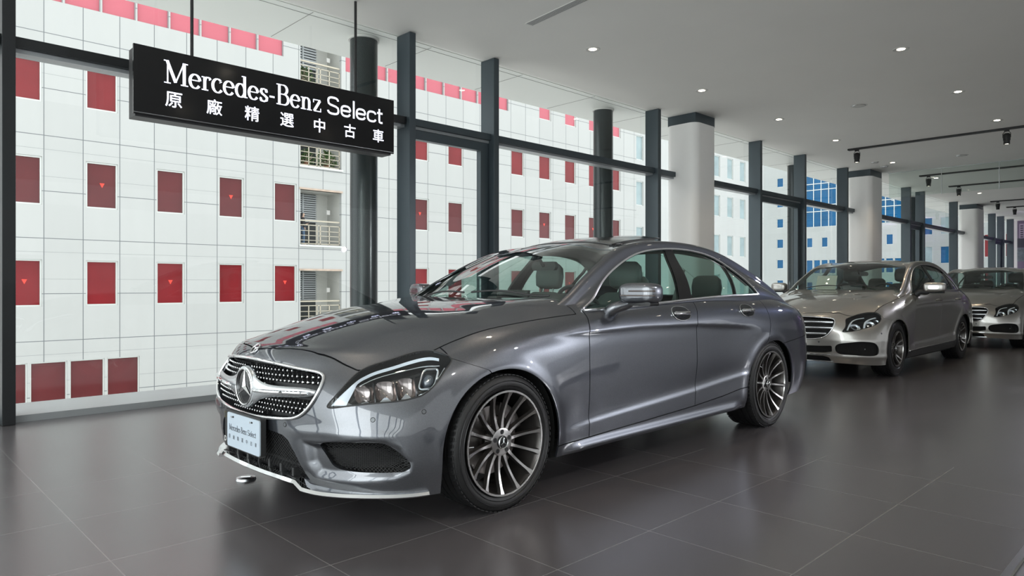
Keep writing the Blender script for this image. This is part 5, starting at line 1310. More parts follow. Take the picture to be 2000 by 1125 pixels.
# ================================================================== THE GREY COUPE
def cls_lamp(par, hp, sd):
    mp = lambda p: p * np.array((1, sd, 1))
    # long light strip: up the inner edge and along the top to the outer tip
    pts = [(-.418, .588), (-.372, .640), (-.318, .686), (-.245, .718), (-.160, .740), (-.075, .758), (-.005, .768), (.055, .766)]
    top_ = np.array(densify([(-.452, .566), (-.42, .610), (-.378, .655), (-.318, .706), (-.245, .738), (-.172, .757), (-.075, .783), (.015, .797), (.060, .790)], 6)); n = len(top_)
    T_ = np.gradient(top_, axis=0); T_ /= np.linalg.norm(T_, axis=1)[:, None]; Nn = np.stack([T_[:, 1], -T_[:, 0]], 1)
    f_ = np.linspace(0, 1, n); ins = (.003 + .017 * np.minimum(1, f_ / .40))[:, None]; wd_ = (.009 + .050 * np.clip(1 - f_ / .30, 0, 1) ** .8)[:, None]
    lo_, hi_ = top_ + Nn * (ins + wd_), top_ + Nn * ins; hi_[0, 1] = max(hi_[0, 1], .571); lo_[:, 1] = np.maximum(lo_[:, 1], .576)
    vs_ = [mp(hp(*q, .012)) for q in hi_] + [mp(hp(*((q + r) / 2), .004)) for q, r in zip(hi_, lo_)] + [mp(hp(*q, .016)) for q in lo_]
    MB().add(vs_, [(k * n + i, k * n + i + 1, (k + 1) * n + i + 1, (k + 1) * n + i) for k in (0, 1) for i in range(n - 1)]).build('light_strip', 'led', par, smooth=True, angle=80)
    P_ = [mp(hp(q, z - .018, .030)) for q, z in densify(pts[2:], 5)]; MB().tube(P_, .0035, 8).build('strip_trim', 'chrome', par, smooth=True)
    # three reflector bowls with chrome walls, plus a framed projector
    for q, z, w_, h_ in ((-.300, .632, .045, .043), (-.205, .645, .047, .047), (-.112, .656, .043, .048)):
        b = MB(); n = 20; rings = []
        for (s_, dp) in ((1.0, .035), (.82, .050), (.5, .064), (0.05, .068)):
            rings.append([mp(hp(q + w_ * s_ * math.copysign(abs(math.cos(a)) ** .7, math.cos(a)), z + h_ * s_ * math.copysign(abs(math.sin(a)) ** .7, math.sin(a)), dp)) for a in np.linspace(0, 2 * PI, n + 1)[:-1]])
        vs_ = [p for r in rings for p in r]; fs_ = [(i * n + k, i * n + (k + 1) % n, (i + 1) * n + (k + 1) % n, (i + 1) * n + k) for i in range(3) for k in range(n)]
        b.add(vs_, fs_).build('reflector', 'reflector', par, smooth=True)
        st = MB(); st.tube([mp(hp(q + w_ * .98, z - h_, .030)), mp(hp(q + w_ * 1.02, z, .026)), mp(hp(q + w_ * .9, z + h_ * 1.15, .030))], [.003, .006, .004], 6); st.build('fin', 'trim_black', par, smooth=True)
        wd = MB(); a0, a1, a2 = mp(hp(q - w_ * .7, z - h_ * .98, .032)), mp(hp(q + w_ * .5, z - h_ * .98, .032)), mp(hp(q - w_ * .1, z - h_ * .2, .055))
        wd.add([a0, a1, a2, (a0 + a1) / 2 + (a2 - a0) * .3], [(0, 1, 3), (0, 3, 2), (1, 2, 3)]); wd.build('prism_wedge', 'chrome', par)
    q, z = -.005, .690
    fr_ = [mp(hp(q + .044 * u + .020 * v, z + .050 * v, .030)) for u, v in rrect(1.8, 1.8, .45, 5)]
    MB().tube(fr_, .0062, 8, closed=True, flat=1.3).build('projector_frame', 'satin', par, smooth=True)
    c = hp(q, z, .052); b = MB(); nn = 20
    rings = []
    for s_, dp in ((.036, .050), (.030, .038), (.018, .030), (.002, .027)):
        rings.append([mp(hp(q + s_ * math.cos(a), z + s_ * math.sin(a), dp)) for a in np.linspace(0, 2 * PI, nn + 1)[:-1]])
    b.add([p for r in rings for p in r], [(i * nn + k, i * nn + (k + 1) % nn, (i + 1) * nn + (k + 1) % nn, (i + 1) * nn + k) for i in range(3) for k in range(nn)])
    b.build('projector_lens', mat('projector_glass', (.05, .06, .075), .03, spec=1.0, coat=1.0), par, smooth=True)
    pts = densify([(-.06, .618), (.0, .640), (.045, .690), (.080, .735)], 6); MB().tube([mp(hp(a, b_, .028)) for a, b_ in pts], .004, 8).build('lower_trim', 'chrome', par, smooth=True)
def cls_wheel(): return make_wheel(.334, .259, .262, 14, 'multi', 'alloy_grey', 'machined')
yq = lambda x, y: .9 * x + .43 * y
CLS = dict(ST=CLS_ST, HC=CLS_HC, DT=CLS_DT, YE=CLS_YE, HS=CLS_HS, sculpt=cls_sculpt, paint='paint_grey', WB=WBA, R=.334, track=.797, rt=.008,
  cabin=[(.50, -.1), (.52, .30), (.585, .56), (.66, .69), (.78, .77), (1.0, .81), (1.8, .83), (2.6, .83), (2.95, .79), (3.3, .72), (3.50, .55), (3.58, 0), (3.58, -.1)],
  arches=[(0.0, .392, .372), (WBA + .02, .392, .352)],
  grille=[(0, .748), (.25, .738), (.43, .717), (.487, .707), (.520, .686), (.533, .64), (.520, .585), (.476, .532), (.41, .501), (.29, .487), (.15, .478), (0, .474)],
  grille_kind='pins', star=(.607, .093), badge_x=-.842,
  lamp=[(-.452, .566), (-.42, .610), (-.378, .655), (-.318, .706), (-.245, .738), (-.172, .757), (-.075, .783), (.015, .797), (.065, .789), (.112, .762), (.082, .722), (.045, .683), (.005, .645), (-.05, .612), (-.105, .599), (-.155, .592), (-.24, .586), (-.325, .578), (-.40, .568)],
  intakes=[('outer', [(-.478, .400), (-.32, .418), (-.22, .412), (-.16, .372), (-.107, .312), (-.122, .290), (-.18, .281), (-.325, .280), (-.42, .296), (-.452, .342)], 'q'),
           ('centre', [(0, .425), (.156, .422), (.256, .420), (.325, .412), (.362, .392), (.403, .335), (.438, .260), (.452, .214), (0, .214)], 'y')],
  tail=[(3.60, .925), (3.70, .905), (3.80, .865), (3.86, .80), (3.92, .72), (3.99, .69), (4.10, .70), (4.10, .80), (4.02, .90), (3.85, .935)],
  hood=[(-.86, -.1), (-.845, 0), (-.812, .2), (-.735, .42), (-.694, .487), (-.655, .57), (-.638, .612), (-.575, .648), (-.50, .672), (-.415, .705), (-.34, .755), (-.25, .766), (-.16, .777), (.04, .786), (.32, .804), (.50, .822), (.64, .838), (.655, .79), (.645, .72), (.605, .56), (.56, .33), (.545, 0), (.545, -.1)],
  bumper_seam=[(-.30, 1.2), (-.283, .765), (-.208, .736), (-.109, .701), (-.085, .675), (-.085, 0)],
  rear_seam=[(3.0, .640), (3.193, .650), (3.45, .663), (3.693, .675), (3.85, .69), (4.2, .69)],
  skirt_seam=[(.2, .250), (.665, .258), (1.2, .273), (1.8, .294), (2.2, .318), (2.45, .345), (2.8, .36)],
  door_front=[(.735, 1.1), (.720, .97), (.672, .90), (.655, .842), (.654, .70), (.667, .47), (.665, .10)],
  door_mid=[(1.868, 1.1), (1.862, .99), (1.80, .88), (1.79, .82), (1.822, .60), (1.822, .51), (1.803, .29), (1.80, .1)],
  rear_door=[(1.5, 1.2), (2.95, 1.2), (2.93, 1.06), (2.885, .93), (2.87, .856), (2.82, .72), (2.736, .60), (2.64, .45), (2.57, .36), (2.50, .325), (2.40, .29), (2.2, .15), (1.5, .15)],
  boot=[(3.45, -.1), (3.45, .50), (3.62, .62), (3.80, .60), (3.90, .50), (4.3, .50), (4.3, -.1)],
  house_foot=[(.3, .90), (4, .90)],
  windscreen=[(.40, -.1), (.42, .5), (.50, .755), (.62, .728), (.80, .695), (.97, .664), (1.13, .632), (1.28, .600), (1.325, .56), (1.36, .40), (1.385, .2), (1.39, 0), (1.39, -.1)],
  backlight=[(2.66, -.1), (2.66, .25), (2.70, .45), (2.78, .58), (3.0, .625), (3.25, .655), (3.5, .66), (3.60, .60), (3.66, .3), (3.68, -.1)],
  dlo_top=[(.715, .962), (.80, 1.000), (.889, 1.048), (1.03, 1.135), (1.18, 1.210), (1.32, 1.266), (1.464, 1.312), (1.66, 1.347), (1.86, 1.363), (2.03, 1.367), (2.2, 1.361), (2.38, 1.340), (2.53, 1.302), (2.66, 1.243), (2.77, 1.172), (2.86, 1.090), (2.905, 1.036)],
  dlo_bot=[(.715, .958), (1.0, .968), (1.246, .980), (1.86, 1.010), (2.4, 1.028), (2.905, 1.034)],
  panes=[('front_door_glass', [(.70, .95), (.70, 1.45), (1.86, 1.45), (1.845, 1.34), (1.76, 1.15), (1.70, 1.00), (1.70, .95)]),
         ('rear_door_glass', [(1.862, .95), (1.868, 1.02), (1.905, 1.15), (1.95, 1.34), (1.97, 1.45), (2.60, 1.45), (2.585, 1.23), (2.50, 1.03), (2.50, .95)][::-1][::-1]),
         ('quarter_glass', [(2.52, .95), (2.52, 1.03), (2.605, 1.23), (2.62, 1.45), (3.2, 1.45), (3.2, .95)])],
  roofglass=[(1.42, -.1), (1.42, .40), (1.48, .47), (2.30, .47), (2.33, .4), (2.33, -.1)],
  lamp_detail=cls_lamp, wheel=cls_wheel, cab=(.60, 3.20), seat='leather_light', seat_h=.57, dz=.0, sx=.86, rx=.52, mirror_in=(1.28, 0, 1.245), belt=(2.0, 1.22))
def door_mirror(car, sd, p, cap, foot, slots=True, size=1.0):
    """cap: (x0 front, y inner, z mid); shell closed at the front, mirror glass to the rear"""
    m_ = empty('door_mirror', (0, 0, 0)); m_.parent = car
    x, y, z = cap; W_, Hh, D_ = .225 * size, .060 * size, .105 * size; n = 28; vs_, fs_ = [], []
    secs = [(0.0, .50, .42), (.035, .74, .72), (.10, .89, .89), (.24, .97, .98), (.55, 1.0, 1.0), (.85, 1.0, 1.0), (1.0, .97, .95)]
    for f_, sy, sz in secs:
        for k in range(n):
            a = 2 * PI * k / n; cc, ss = math.cos(a), math.sin(a)
            yy = math.copysign(abs(cc) ** .50, cc) * W_ / 2 * sy; zz = math.copysign(abs(ss) ** .55, ss) * Hh * sz
            sk = .045 * (yy / W_ + .5)            # swept back outboard
            vs_.append((x + D_ * f_ + sk, sd * (y + W_ / 2 + yy), z + zz + .012 * (1 - (yy / W_ + .5)) * 0))
    for i in range(len(secs) - 1):
        for k in range(n): l = (k + 1) % n; fs_.append((i * n + k, i * n + l, (i + 1) * n + l, (i + 1) * n + k))
    fs_.append(tuple(range(n)))
    if sd < 0: fs_ = [f[::-1] for f in fs_]
    MB().add(vs_, fs_).build('mirror_cap', p, m_, smooth=True, angle=60)
    gl = MB().add([v for v in vs_[-n:]], [tuple(range(n))]).build('mirror_glass', 'trim_black', m_)
    b = MB(); b.prism([(yy * .97, zz) for yy, zz in rrect(W_ * .86, .022, .010, 4)], lambda a, c_: (x + .045, sd * (y + W_ / 2 + a), z - Hh - .002 + c_), lambda a, c_: (x + D_ * .98 + .03, sd * (y + W_ / 2 + a), z - Hh - .002 + c_)); b.build('lower_shell', 'trim_black', m_, smooth=True)
    fx, fy, fz = foot
    st = MB(); P_ = [(fx, sd * fy, fz), (fx + .005, sd * (fy + .04), fz + .03), (x + .07, sd * (y + .03), z - Hh - .005), (x + .075, sd * (y + .06), z - Hh * .6)]
    D2 = densify(P_, 5); st.tube(D2, np.linspace(.050, .030, len(D2)), 12, flat=.8); st.build('stalk', p if slots else 'plastic', m_, smooth=True)
    if slots:
        for dz, l0 in ((.012, .35), (-.014, .12)):
            s_ = MB(); pts = []
            for f_ in np.linspace(l0, .985, 14):
                yy = (f_ - .5) * W_; 
                s2 = (abs(yy / (W_ / 2)) ** 4 + abs(dz / Hh) ** 3.64) ** .25; ff = np.interp(s2, (.46, .73, .89, .97, 1.0), (0, .035, .10, .24, .55))
                pts.append((x + D_ * ff + .045 * f_ - .0015, sd * (y + W_ / 2 + yy), z + dz))
            s_.tube(pts, .0045, 6); s_.build('indicator_strip', 'lamp_ind', m_, smooth=True)
    return m_
M['lamp_ind'] = mat('indicator_lens', (.05, .03, .025), .1, spec=.9)
def cup_handle(car, sh, sd, x, z, L=.205, Hh=.088):
    r = sh.side(x, z); n_ = r[1]; c = r[0]
    out = []; 
    for u, v in [(L / 2 * math.copysign(abs(math.cos(a)) ** .85, math.cos(a)), Hh / 2 * math.copysign(abs(math.sin(a)) ** .85, math.sin(a))) for a in np.linspace(0, 2 * PI, 41)[:-1]]:
        q = sh.side(x + u, z + v); out.append(q[0] + q[1] * .004)
    out = np.array(out); h_ = empty('door_handle', (0, 0, 0)); h_.parent = car
    MB().tube(mirror_pts(out, sd), .0028, 8, closed=True).build('handle_bezel', 'chrome', h_, smooth=True)
    cc = out.mean(0); vs_ = []; n = len(out)
    for s_, dp in ((1, 0), (.85, .0), (.6, -.0), (.2, .0)): vs_ += [cc + (p - cc) * s_ + np.array((0, .0015 + .004 * (1 - s_), 0)) for p in out]
    fs_ = [(i * n + k, i * n + (k + 1) % n, (i + 1) * n + (k + 1) % n, (i + 1) * n + k) for i in range(3) for k in range(n)] + [tuple(range(3 * n, 4 * n))]
    MB().add(list(mirror_pts(np.array(vs_), sd)), fs_).build('handle_cup', 'chrome_dark', h_, smooth=True)
    pts = [cc + np.array((u, .010 + .014 * math.cos(u / (L / 2) * PI / 2), .002)) for u in np.linspace(-L / 2 * .93, L / 2 * .93, 15)]
    MB().tube(mirror_pts(np.array(pts), sd), [.006] + [.013] * 13 + [.006], 10, flat=1.0).build('handle_bar', 'chrome', h_, smooth=True)
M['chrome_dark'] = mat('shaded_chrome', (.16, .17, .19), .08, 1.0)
M['sensor'] = mat('sensor_cap', (.16, .17, .18), .3, .6)
def sensors(car, sh, pts):
    for kind, a, b in pts:
        r = getattr(sh, kind)(a, b); n_ = r[1]
        for sd in (1, -1):
            nn = n_ * np.array((1, sd, 1)); c = r[0] * np.array((1, sd, 1)); mb = MB(); mb.cyl(c - nn * .004, c + nn * .0015, .0085, .0080, 20); s_ = mb.build('parking_sensor', 'sensor', car, smooth=True)
            u = np.cross(nn, (0, 0, 1)); u /= np.linalg.norm(u); v = np.cross(nn, u); MB().tube([c + nn * .0005 + .0100 * (math.cos(t) * u + math.sin(t) * v) for t in np.linspace(0, 2 * PI, 25)[:-1]], .0012, 6, closed=True).build('sensor_ring', 'trim_black', s_)
def wipers(car, sh, xs):
    mb = MB()
    for (x0, y0, x1, y1) in xs:
        P_ = []
        for f_ in np.linspace(0, 1, 12):
            r = sh.ray((x0 + (x1 - x0) * f_, max(abs(y0 + (y1 - y0) * f_), 1e-3), 3), (0, 0, -1)); 
            if r is not None: P_.append((r[0][0], y0 + (y1 - y0) * f_, r[0][2] + .014))
        if len(P_) > 2: MB().tube(P_, .006, 6).build('wiper', 'plastic', car, smooth=True)
def ribbon(rows, name, material, par, smooth=True):
    """rows: list of rings of equal length -> lofted skin"""
    n = len(rows[0]); vs_ = [p for r in rows for p in r]; fs_ = [(i * n + k, i * n + (k + 1) % n, (i + 1) * n + (k + 1) % n, (i + 1) * n + k) for i in range(len(rows) - 1) for k in range(n)]
    fs_ += [tuple(range(n))[::-1], tuple(range((len(rows) - 1) * n, len(rows) * n))]
    return MB().add(vs_, fs_).build(name, material, par, smooth=smooth, angle=35)
# ------------------------------------------------------------------ grey coupe
cls, csh, chh, CX, cpm = build_car(CLS, (2.334, 3.389), math.radians(.8), 'dark grey metallic four-door coupe with a diamond-pin grille and thin multi-spoke wheels, nearest car')
def dress_coupe(car, sh, hh):
    for sd in (-1, 1):
        door_mirror(car, sd, 'paint_grey', (.895, .925, 1.062), (.915, .865, .945))
        cup_handle(car, sh, sd, 1.622, .922); cup_handle(car, sh, sd, 2.530, .919)
    sensors(car, sh, [('front', .345, .463), ('front', .772, .517), ('side', -.472, .542)])
    wipers(car, hh, [(.550, -.05, .655, -.62), (.600, .55, .548, .02)])
    # chrome-edged front lip
    base = [(-.850, 0, .204), (-.847, .15, .204), (-.838, .30, .205), (-.826, .405, .203), (-.815, .445, .176), (-.790, .53, .172), (-.745, .63, .173), (-.680, .72, .174), (-.600, .80, .174), (-.520, .858, .175), (-.455, .892, .178)]
    L_ = densify(base[:4], 4).tolist() + densify(base[4:], 6).tolist(); full = [(x, -y, z) for x, y, z in L_[::-1]] + L_[1:]
    rows = []
    for i, (x, y, z) in enumerate(full):
        a, b = full[max(i - 1, 0)], full[min(i + 1, len(full) - 1)]; t = np.array(b) - np.array(a); t[2] = 0; t /= np.linalg.norm(t); n_ = np.array((-abs(t[1]) , t[0] * (1 if t[1] > 0 else -1), 0))
        o = np.array((-t[1], t[0], 0)); o = o if o[0] < 0 or (abs(o[0]) < .3) else -o
        if o[1] * y < 0 and abs(y) > .3: o = o * np.array((1, 1, 1))
        o = np.array((-abs(t[1]), (1 if y >= 0 else -1) * abs(t[0]), 0)); p = np.array((x, y, z)); zz = np.array((0, 0, 1.))
        k = .6 + .4 * math.cos(min(1, abs(y) / .89) * PI / 2)
        rows.append([p + o * .030, p + o * .020 + zz * (.008 + .006 * k), p - o * .030 + zz * (.012 + .008 * k), p - o * .030 - zz * .006, p + o * .024 - zz * .006])
    ribbon(rows, 'front_lip', 'chrome', car)
    # black shelf with slots under the lower grille
    sh_ = MB(); sh_.box(-.838, -.74, -.40, .40, .204, .222); sh_.box(-.80, -.74, -.42, .42, .262, .276)
    for y in np.linspace(-.36, .36, 7): sh_.box(-.832, -.74, y - .010, y + .010, .222, .262)
    sh_.build('lip_shelf', 'plastic', car, bevel=.003)
    # number plate holder and plate
    xp = -.926
    ho = MB().prism([(a, b) for a, b in rrect(.405, .186, .014, 4)], lambda a, b: (xp + .006, a - .018, b + .386), lambda a, b: (xp + .034, a - .018, b + .386)).build('plate_holder', 'plastic', car, bevel=.002)
    pl_ = MB().prism([(a, b) for a, b in rrect(.362, .168, .012, 4)], lambda a, b: (xp, a - .040, b + .386), lambda a, b: (xp + .006, a - .040, b + .386)).build('number_plate', 'plate', car)
    # writing runs along -y (as read from the front)
    h_ = .030; w1_ = word_width('Mercedes-Benz', GL, h_, .82); mb = MB(); y0 = .118
    stroke_word('Mercedes-Benz', GL, h_, lambda a, b: (xp - .0002, y0 - a, .384 + b), np.array((-.0006, 0, 0)), mb, 0, .82, .8); stroke_word('Select', GS, h_ * .92, lambda a, b: (xp - .0002, y0 - w1_ - .010 - a, .384 + b), np.array((-.0006, 0, 0)), mb, 0, .84, .8)
    mb.build('plate_words', 'plate_ink', pl_)
    mb = MB()
    for i, ch in enumerate(CJK): yy = .112 - i * .295 / 6; cjk_glyph(ch, .021, lambda a, b: (xp - .0002, yy - a, .352 + b), np.array((-.0006, 0, 0)), mb)
    mb.build('plate_characters', 'plate_ink', pl_)
    mb = MB(); co, fs = text_mesh('D', .036, 0.0, bold=.001); c_ = (co.min(0) + co.max(0)) / 2; mb.add([(xp + .0052, .170 - (p[0] - c_[0]) + .006, .330 + p[1] - c_[1]) for p in co], fs); mb.build('plate_letter', 'white_plastic', ho)
    mb = MB()
    for k in range(12): a = 2 * PI * k / 12; mb.cyl((xp + .0055, .176 + .012 * math.cos(a), .452 + .014 * math.sin(a)), (xp + .0048, .176 + .012 * math.cos(a), .452 + .014 * math.sin(a)), .0016, seg=8)
    mb.build('plate_stars', mat('dim_yellow', (.25, .20, .05), .5), ho)
    for y in (.105, -.105):
        MB().cyl((xp + .001, y - .045 + .02, .452), (xp - .006, y - .045 + .02, .452), .0055, seg=14).build('plate_screw', 'chrome', pl_, smooth=True); MB().prism(rrect(.026, .009, .004, 3), lambda a, b: (xp - .0008, y - .030 + a, .452 + b), lambda a, b: (xp, y - .030 + a, .452 + b)).build('screw_slot', 'trim_black', pl_)
    # tilted sunroof glass
    rows = []
    for x in np.linspace(1.50, 2.10, 12):
        r_ = []
        for y in np.linspace(-.44, .44, 15):
            q = hh.top(x, abs(y)); lift = .006 + .040 * ((x - 1.50) / .60) ** 1.1; r_.append(np.array((x, y, q[0][2] + lift)))
        rows.append(r_)
    R_ = np.array(rows); n0, n1 = R_.shape[:2]; v = [tuple(p) for p in R_.reshape(-1, 3)] + [tuple(p - np.array((0, 0, .008))) for p in R_.reshape(-1, 3)]
    fs = [(i * n1 + j, (i + 1) * n1 + j, (i + 1) * n1 + j + 1, i * n1 + j + 1) for i in range(n0 - 1) for j in range(n1 - 1)]; N_ = n0 * n1; fs += [tuple(N_ + k for k in f[::-1]) for f in fs]
    bd = [i * n1 for i in range(n0)] + [(n0 - 1) * n1 + j for j in range(1, n1)] + [i * n1 + n1 - 1 for i in range(n0 - 2, -1, -1)] + [j for j in range(n1 - 2, 0, -1)]
    fs += [(bd[k], bd[(k + 1) % len(bd)], bd[(k + 1) % len(bd)] + N_, bd[k] + N_) for k in range(len(bd))]
    MB().add(v, fs).build('sunroof', 'trim_black', car, smooth=True)
    for sd in (1, -1):
        q0, q1 = hh.top(2.06, .40), hh.top(1.75, .40); MB().prism([(1.62, hh.top(1.62, .4)[0][2]), (2.08, q0[0][2]), (2.08, q0[0][2] + .036), (1.75, q1[0][2] + .014)], lambda a, b: (a, sd * .40, b), lambda a, b: (a, sd * .405, b)).build('sunroof_bellows', 'headliner', car)
    # rear plate edge, exhaust
    MB().prism(rrect(.40, .12, .01, 3), lambda a, b: (4.075, a, .60 + b), lambda a, b: (4.082, a, .60 + b)).build('rear_plate', 'white_plastic', car)
    for sd in (1, -1): MB().prism(rrect(.15, .06, .02, 4), lambda a, b: (3.90, sd * .55 + a, .25 + b), lambda a, b: (3.98, sd * .55 + a, .25 + b)).build('exhaust_tip', 'chrome', car, smooth=True)
dress_coupe(cls, csh, chh)
# ------------------------------------------------------------------ silver sedans
def e_lamp(par, hp, sd):
    mp = lambda p: p * np.array((1, sd, 1))
    for pts, w_ in (([(-.44, .585), (-.40, .640), (-.34, .690), (-.26, .720), (-.16, .735)], .012), ([(-.25, .600), (-.215, .655), (-.165, .695), (-.09, .722), (-.02, .735)], .011)):
        P_ = [mp(hp(q, z, .025)) for q, z in densify(pts, 5)]; MB().tube(P_, w_, 8, flat=.5).build('light_strip', 'led', par, smooth=True)
    for q, z, w_, h_ in ((-.33, .635, .055, .045), (-.13, .665, .06, .045), (-.03, .69, .045, .04)):
        n = 18; rings = [[mp(hp(q + w_ * s_ * math.cos(a), z + h_ * s_ * math.sin(a), dp)) for a in np.linspace(0, 2 * PI, n + 1)[:-1]] for s_, dp in ((1, .04), (.8, .055), (.45, .066), (.05, .070))]
        MB().add([p for r in rings for p in r], [(i * n + k, i * n + (k + 1) % n, (i + 1) * n + (k + 1) % n, (i + 1) * n + k) for i in range(3) for k in range(n)]).build('reflector', 'satin', par, smooth=True)
        rings = [[mp(hp(q + .024 * s_ * math.cos(a), z + .024 * s_ * math.sin(a), dp)) for a in np.linspace(0, 2 * PI, n + 1)[:-1]] for s_, dp in ((1, .05), (.7, .038), (.05, .033))]
        MB().add([p for r in rings for p in r], [(i * n + k, i * n + (k + 1) % n, (i + 1) * n + (k + 1) % n, (i + 1) * n + k) for i in range(2) for k in range(n)]).build('projector_lens', 'trim_black', par, smooth=True)
E_CFG = dict(ST=E_ST, HC=E_HC, DT=E_DT, YE=E_YE, HS=E_HS, sculpt=e_sculpt, paint='paint_silver', WB=2.96, R=.334, track=.785, nu=240, sv=64, tv=26, hnu=130, hnv=60,
  cabin=[(.50, -.1), (.52, .30), (.60, .58), (.70, .760), (.85, .785), (1.8, .815), (2.6, .815), (3.0, .78), (3.4, .71), (3.62, .55), (3.70, 0), (3.70, -.1)],
  arches=[(0.0, .385, .365), (2.98, .385, .352)],
  grille=[(0, .733), (.25, .728), (.40, .718), (.445, .705), (.462, .68), (.455, .62), (.425, .555), (.37, .500), (.28, .470), (.15, .460), (0, .457)],
  grille_kind='slats', slats=(.668, .600, .530), star=(.60, .085), badge_x=-.80, grille_frame=.008,
  lamp=[(-.485, .562), (-.455, .61), (-.405, .695), (-.35, .722), (-.24, .752), (-.13, .774), (-.05, .783), (.015, .780), (.045, .757), (.030, .715), (-.04, .665), (-.15, .625), (-.27, .597), (-.39, .570)],
  intakes=[('outer', [(-.535, .400), (-.46, .432), (-.36, .448), (-.24, .445), (-.17, .428), (-.125, .385), (-.115, .320), (-.15, .288), (-.30, .282), (-.44, .290), (-.52, .310)], 'q'),
           ('centre', [(0, .385), (.30, .385), (.44, .392), (.44, .32), (.36, .305), (0, .30)], 'y'), ('centre', [(0, .268), (.34, .268), (.40, .25), (.42, .205), (0, .205)], 'y')],
  tail=[(3.60, .925), (3.70, .905), (3.80, .865), (3.86, .80), (3.92, .72), (3.99, .69), (4.10, .70), (4.10, .80), (4.02, .90), (3.85, .935)],
  hood=[(-.87, -.1), (-.86, 0), (-.82, .22), (-.74, .42), (-.685, .475), (-.665, .52), (-.60, .60), (-.50, .69), (-.40, .745), (-.27, .762), (-.10, .772), (.10, .78), (.35, .79), (.55, .80), (.64, .80), (.62, .70), (.60, .58), (.54, .30), (.53, 0), (.53, -.1)],
  bumper_seam=[(-.33, 1.2), (-.33, .72), (-.25, .70), (-.15, .68), (-.12, .64), (-.12, 0)],
  rear_seam=[(3.0, .660), (3.25, .665), (3.7, .69), (3.9, .70), (4.3, .70)],
  skirt_seam=[(.2, .268), (.8, .272), (1.8, .290), (2.6, .305), (2.9, .31)],
  door_front=[(.80, 1.1), (.76, 1.0), (.70, .90), (.685, .82), (.685, .50), (.70, .28), (.70, .10)],
  door_mid=[(1.86, 1.15), (1.86, 1.0), (1.84, .82), (1.85, .50), (1.84, .29), (1.84, .1)],
  rear_door=[(1.5, 1.2), (3.02, 1.2), (3.0, 1.06), (2.96, .95), (2.93, .85), (2.83, .70), (2.70, .55), (2.62, .38), (2.58, .15), (1.5, .15)],
  boot=[(3.55, -.1), (3.55, .50), (3.72, .62), (3.88, .60), (3.95, .50), (4.3, .50), (4.3, -.1)],
  house_foot=[(.3, .92), (4, .92)],
  windscreen=[(.45, -.1), (.47, .5), (.55, .752), (.68, .728), (.85, .705), (1.02, .674), (1.18, .645), (1.30, .61), (1.34, .56), (1.39, .40), (1.42, .2), (1.425, 0), (1.425, -.1)],
  backlight=[(2.85, -.1), (2.85, .25), (2.88, .45), (2.95, .57), (3.1, .62), (3.4, .655), (3.62, .66), (3.70, .60), (3.74, .3), (3.75, -.1)],
  dlo_top=[(.80, .992), (.88, 1.04), (1.0, 1.125), (1.15, 1.225), (1.3, 1.305), (1.45, 1.355), (1.65, 1.387), (1.9, 1.402), (2.15, 1.402), (2.4, 1.385), (2.6, 1.35), (2.78, 1.29), (2.92, 1.20), (3.02, 1.10), (3.05, 1.052)],
  dlo_bot=[(.80, .988), (1.2, 1.0), (1.86, 1.022), (2.5, 1.042), (3.05, 1.048)],
  panes=[('front_door_glass', [(.78, .97), (.78, 1.5), (1.86, 1.5), (1.84, 1.36), (1.80, 1.15), (1.78, 1.00), (1.78, .97)]),
         ('rear_door_glass', [(1.89, .97), (1.89, 1.02), (1.91, 1.15), (1.95, 1.36), (1.96, 1.5), (2.72, 1.5), (2.70, 1.3), (2.66, 1.05), (2.66, .97)]),
         ('quarter_glass', [(2.70, .97), (2.70, 1.05), (2.74, 1.3), (2.76, 1.5), (3.3, 1.5), (3.3, .97)])],
  trimr=.006, glass='dark_glass', skirt_mat='plastic', lamp_detail=e_lamp, wheel=lambda: make_wheel(.334, .222, .235, 5, 'twin', 'alloy_grey', 'machined'), cab=(.62, 3.30), seat='leather', seat_h=.62, dz=.035, mirror_in=(1.30, 0, 1.275), belt=(2.05, 1.26))
def dress_sedan(car, sh, hh):
    for sd in (-1, 1):
        door_mirror(car, sd, 'paint_silver', (.90, .925, 1.085), (.93, .85, .99), slots=False, size=1.08)
        for x in (1.66, 2.62):
            P_ = sh.path('side', [(x + u, .905) for u in np.linspace(-.11, .11, 9)], .028); P_[0] = sh.side(x - .11, .905)[0]; P_[-1] = sh.side(x + .11, .905)[0]
            MB().tube(mirror_pts(P_, sd), .013, 8).build('door_handle', 'paint_silver', car, smooth=True)
        P_ = sh.path('side', [(x, .275 + .010 * x) for x in np.linspace(.45, 2.55, 20)], .003); MB().tube(mirror_pts(P_, sd), .007, 6).build('sill_strip', 'chrome', car, smooth=True)
    sensors(car, sh, [('front', .30, .432), ('front', .76, .36), ('side', -.47, .54)])
    wipers(car, hh, [(.68, -.10, .62, -.62), (.66, .50, .62, -.02)])
    P_ = [np.array((p[0][0] - .006, y, .283)) for y in np.linspace(-.42, .42, 25) for p in [sh.front(abs(y), .283)]]; MB().tube(P_, .006, 6).build('bumper_strip', 'chrome', car, smooth=True)
    P_ = [np.array((p[0][0] + .004, y, .20)) for y in np.linspace(-.44, .44, 25) for p in [sh.front(abs(y), .21)]]; MB().tube(P_, .009, 6).build('lower_lip', 'satin', car, smooth=True)
sed, esh, ehh, EX, epm = build_car(E_CFG, (9.30, 3.715), 0, 'silver four-door sedan with a slatted grille, parked directly behind the grey coupe')
dress_sedan(sed, esh, ehh)
sed2 = copy_tree(sed); sed2.location = (15.3, 3.40, 0); tag(sed2, 'silver sedan farther back, cut off by the right edge of the picture')
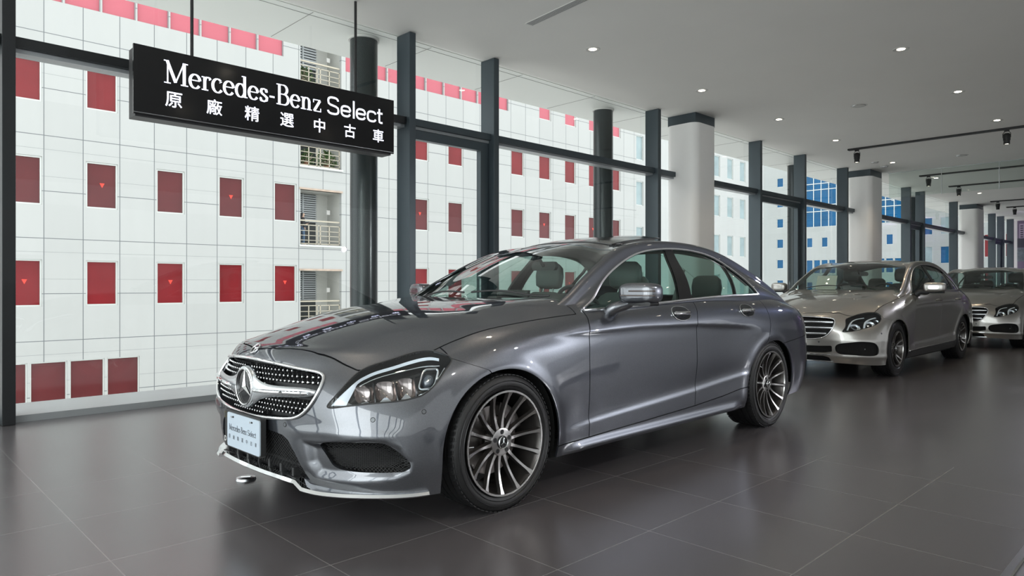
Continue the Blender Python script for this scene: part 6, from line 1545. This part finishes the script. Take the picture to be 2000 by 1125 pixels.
# paper sheet on the dashboard of the first sedan
pp = empty('price_sheet', (9.30 + .98, 3.715 + .34, 1.03), 0, 'white paper sheet standing behind the windscreen of the nearer silver sedan', 'sheet')
MB().obox((0, 0, .115), (.001, 0, .0004), (0, .14, 0), (.045, 0, .105)).build('page', 'paper', pp)
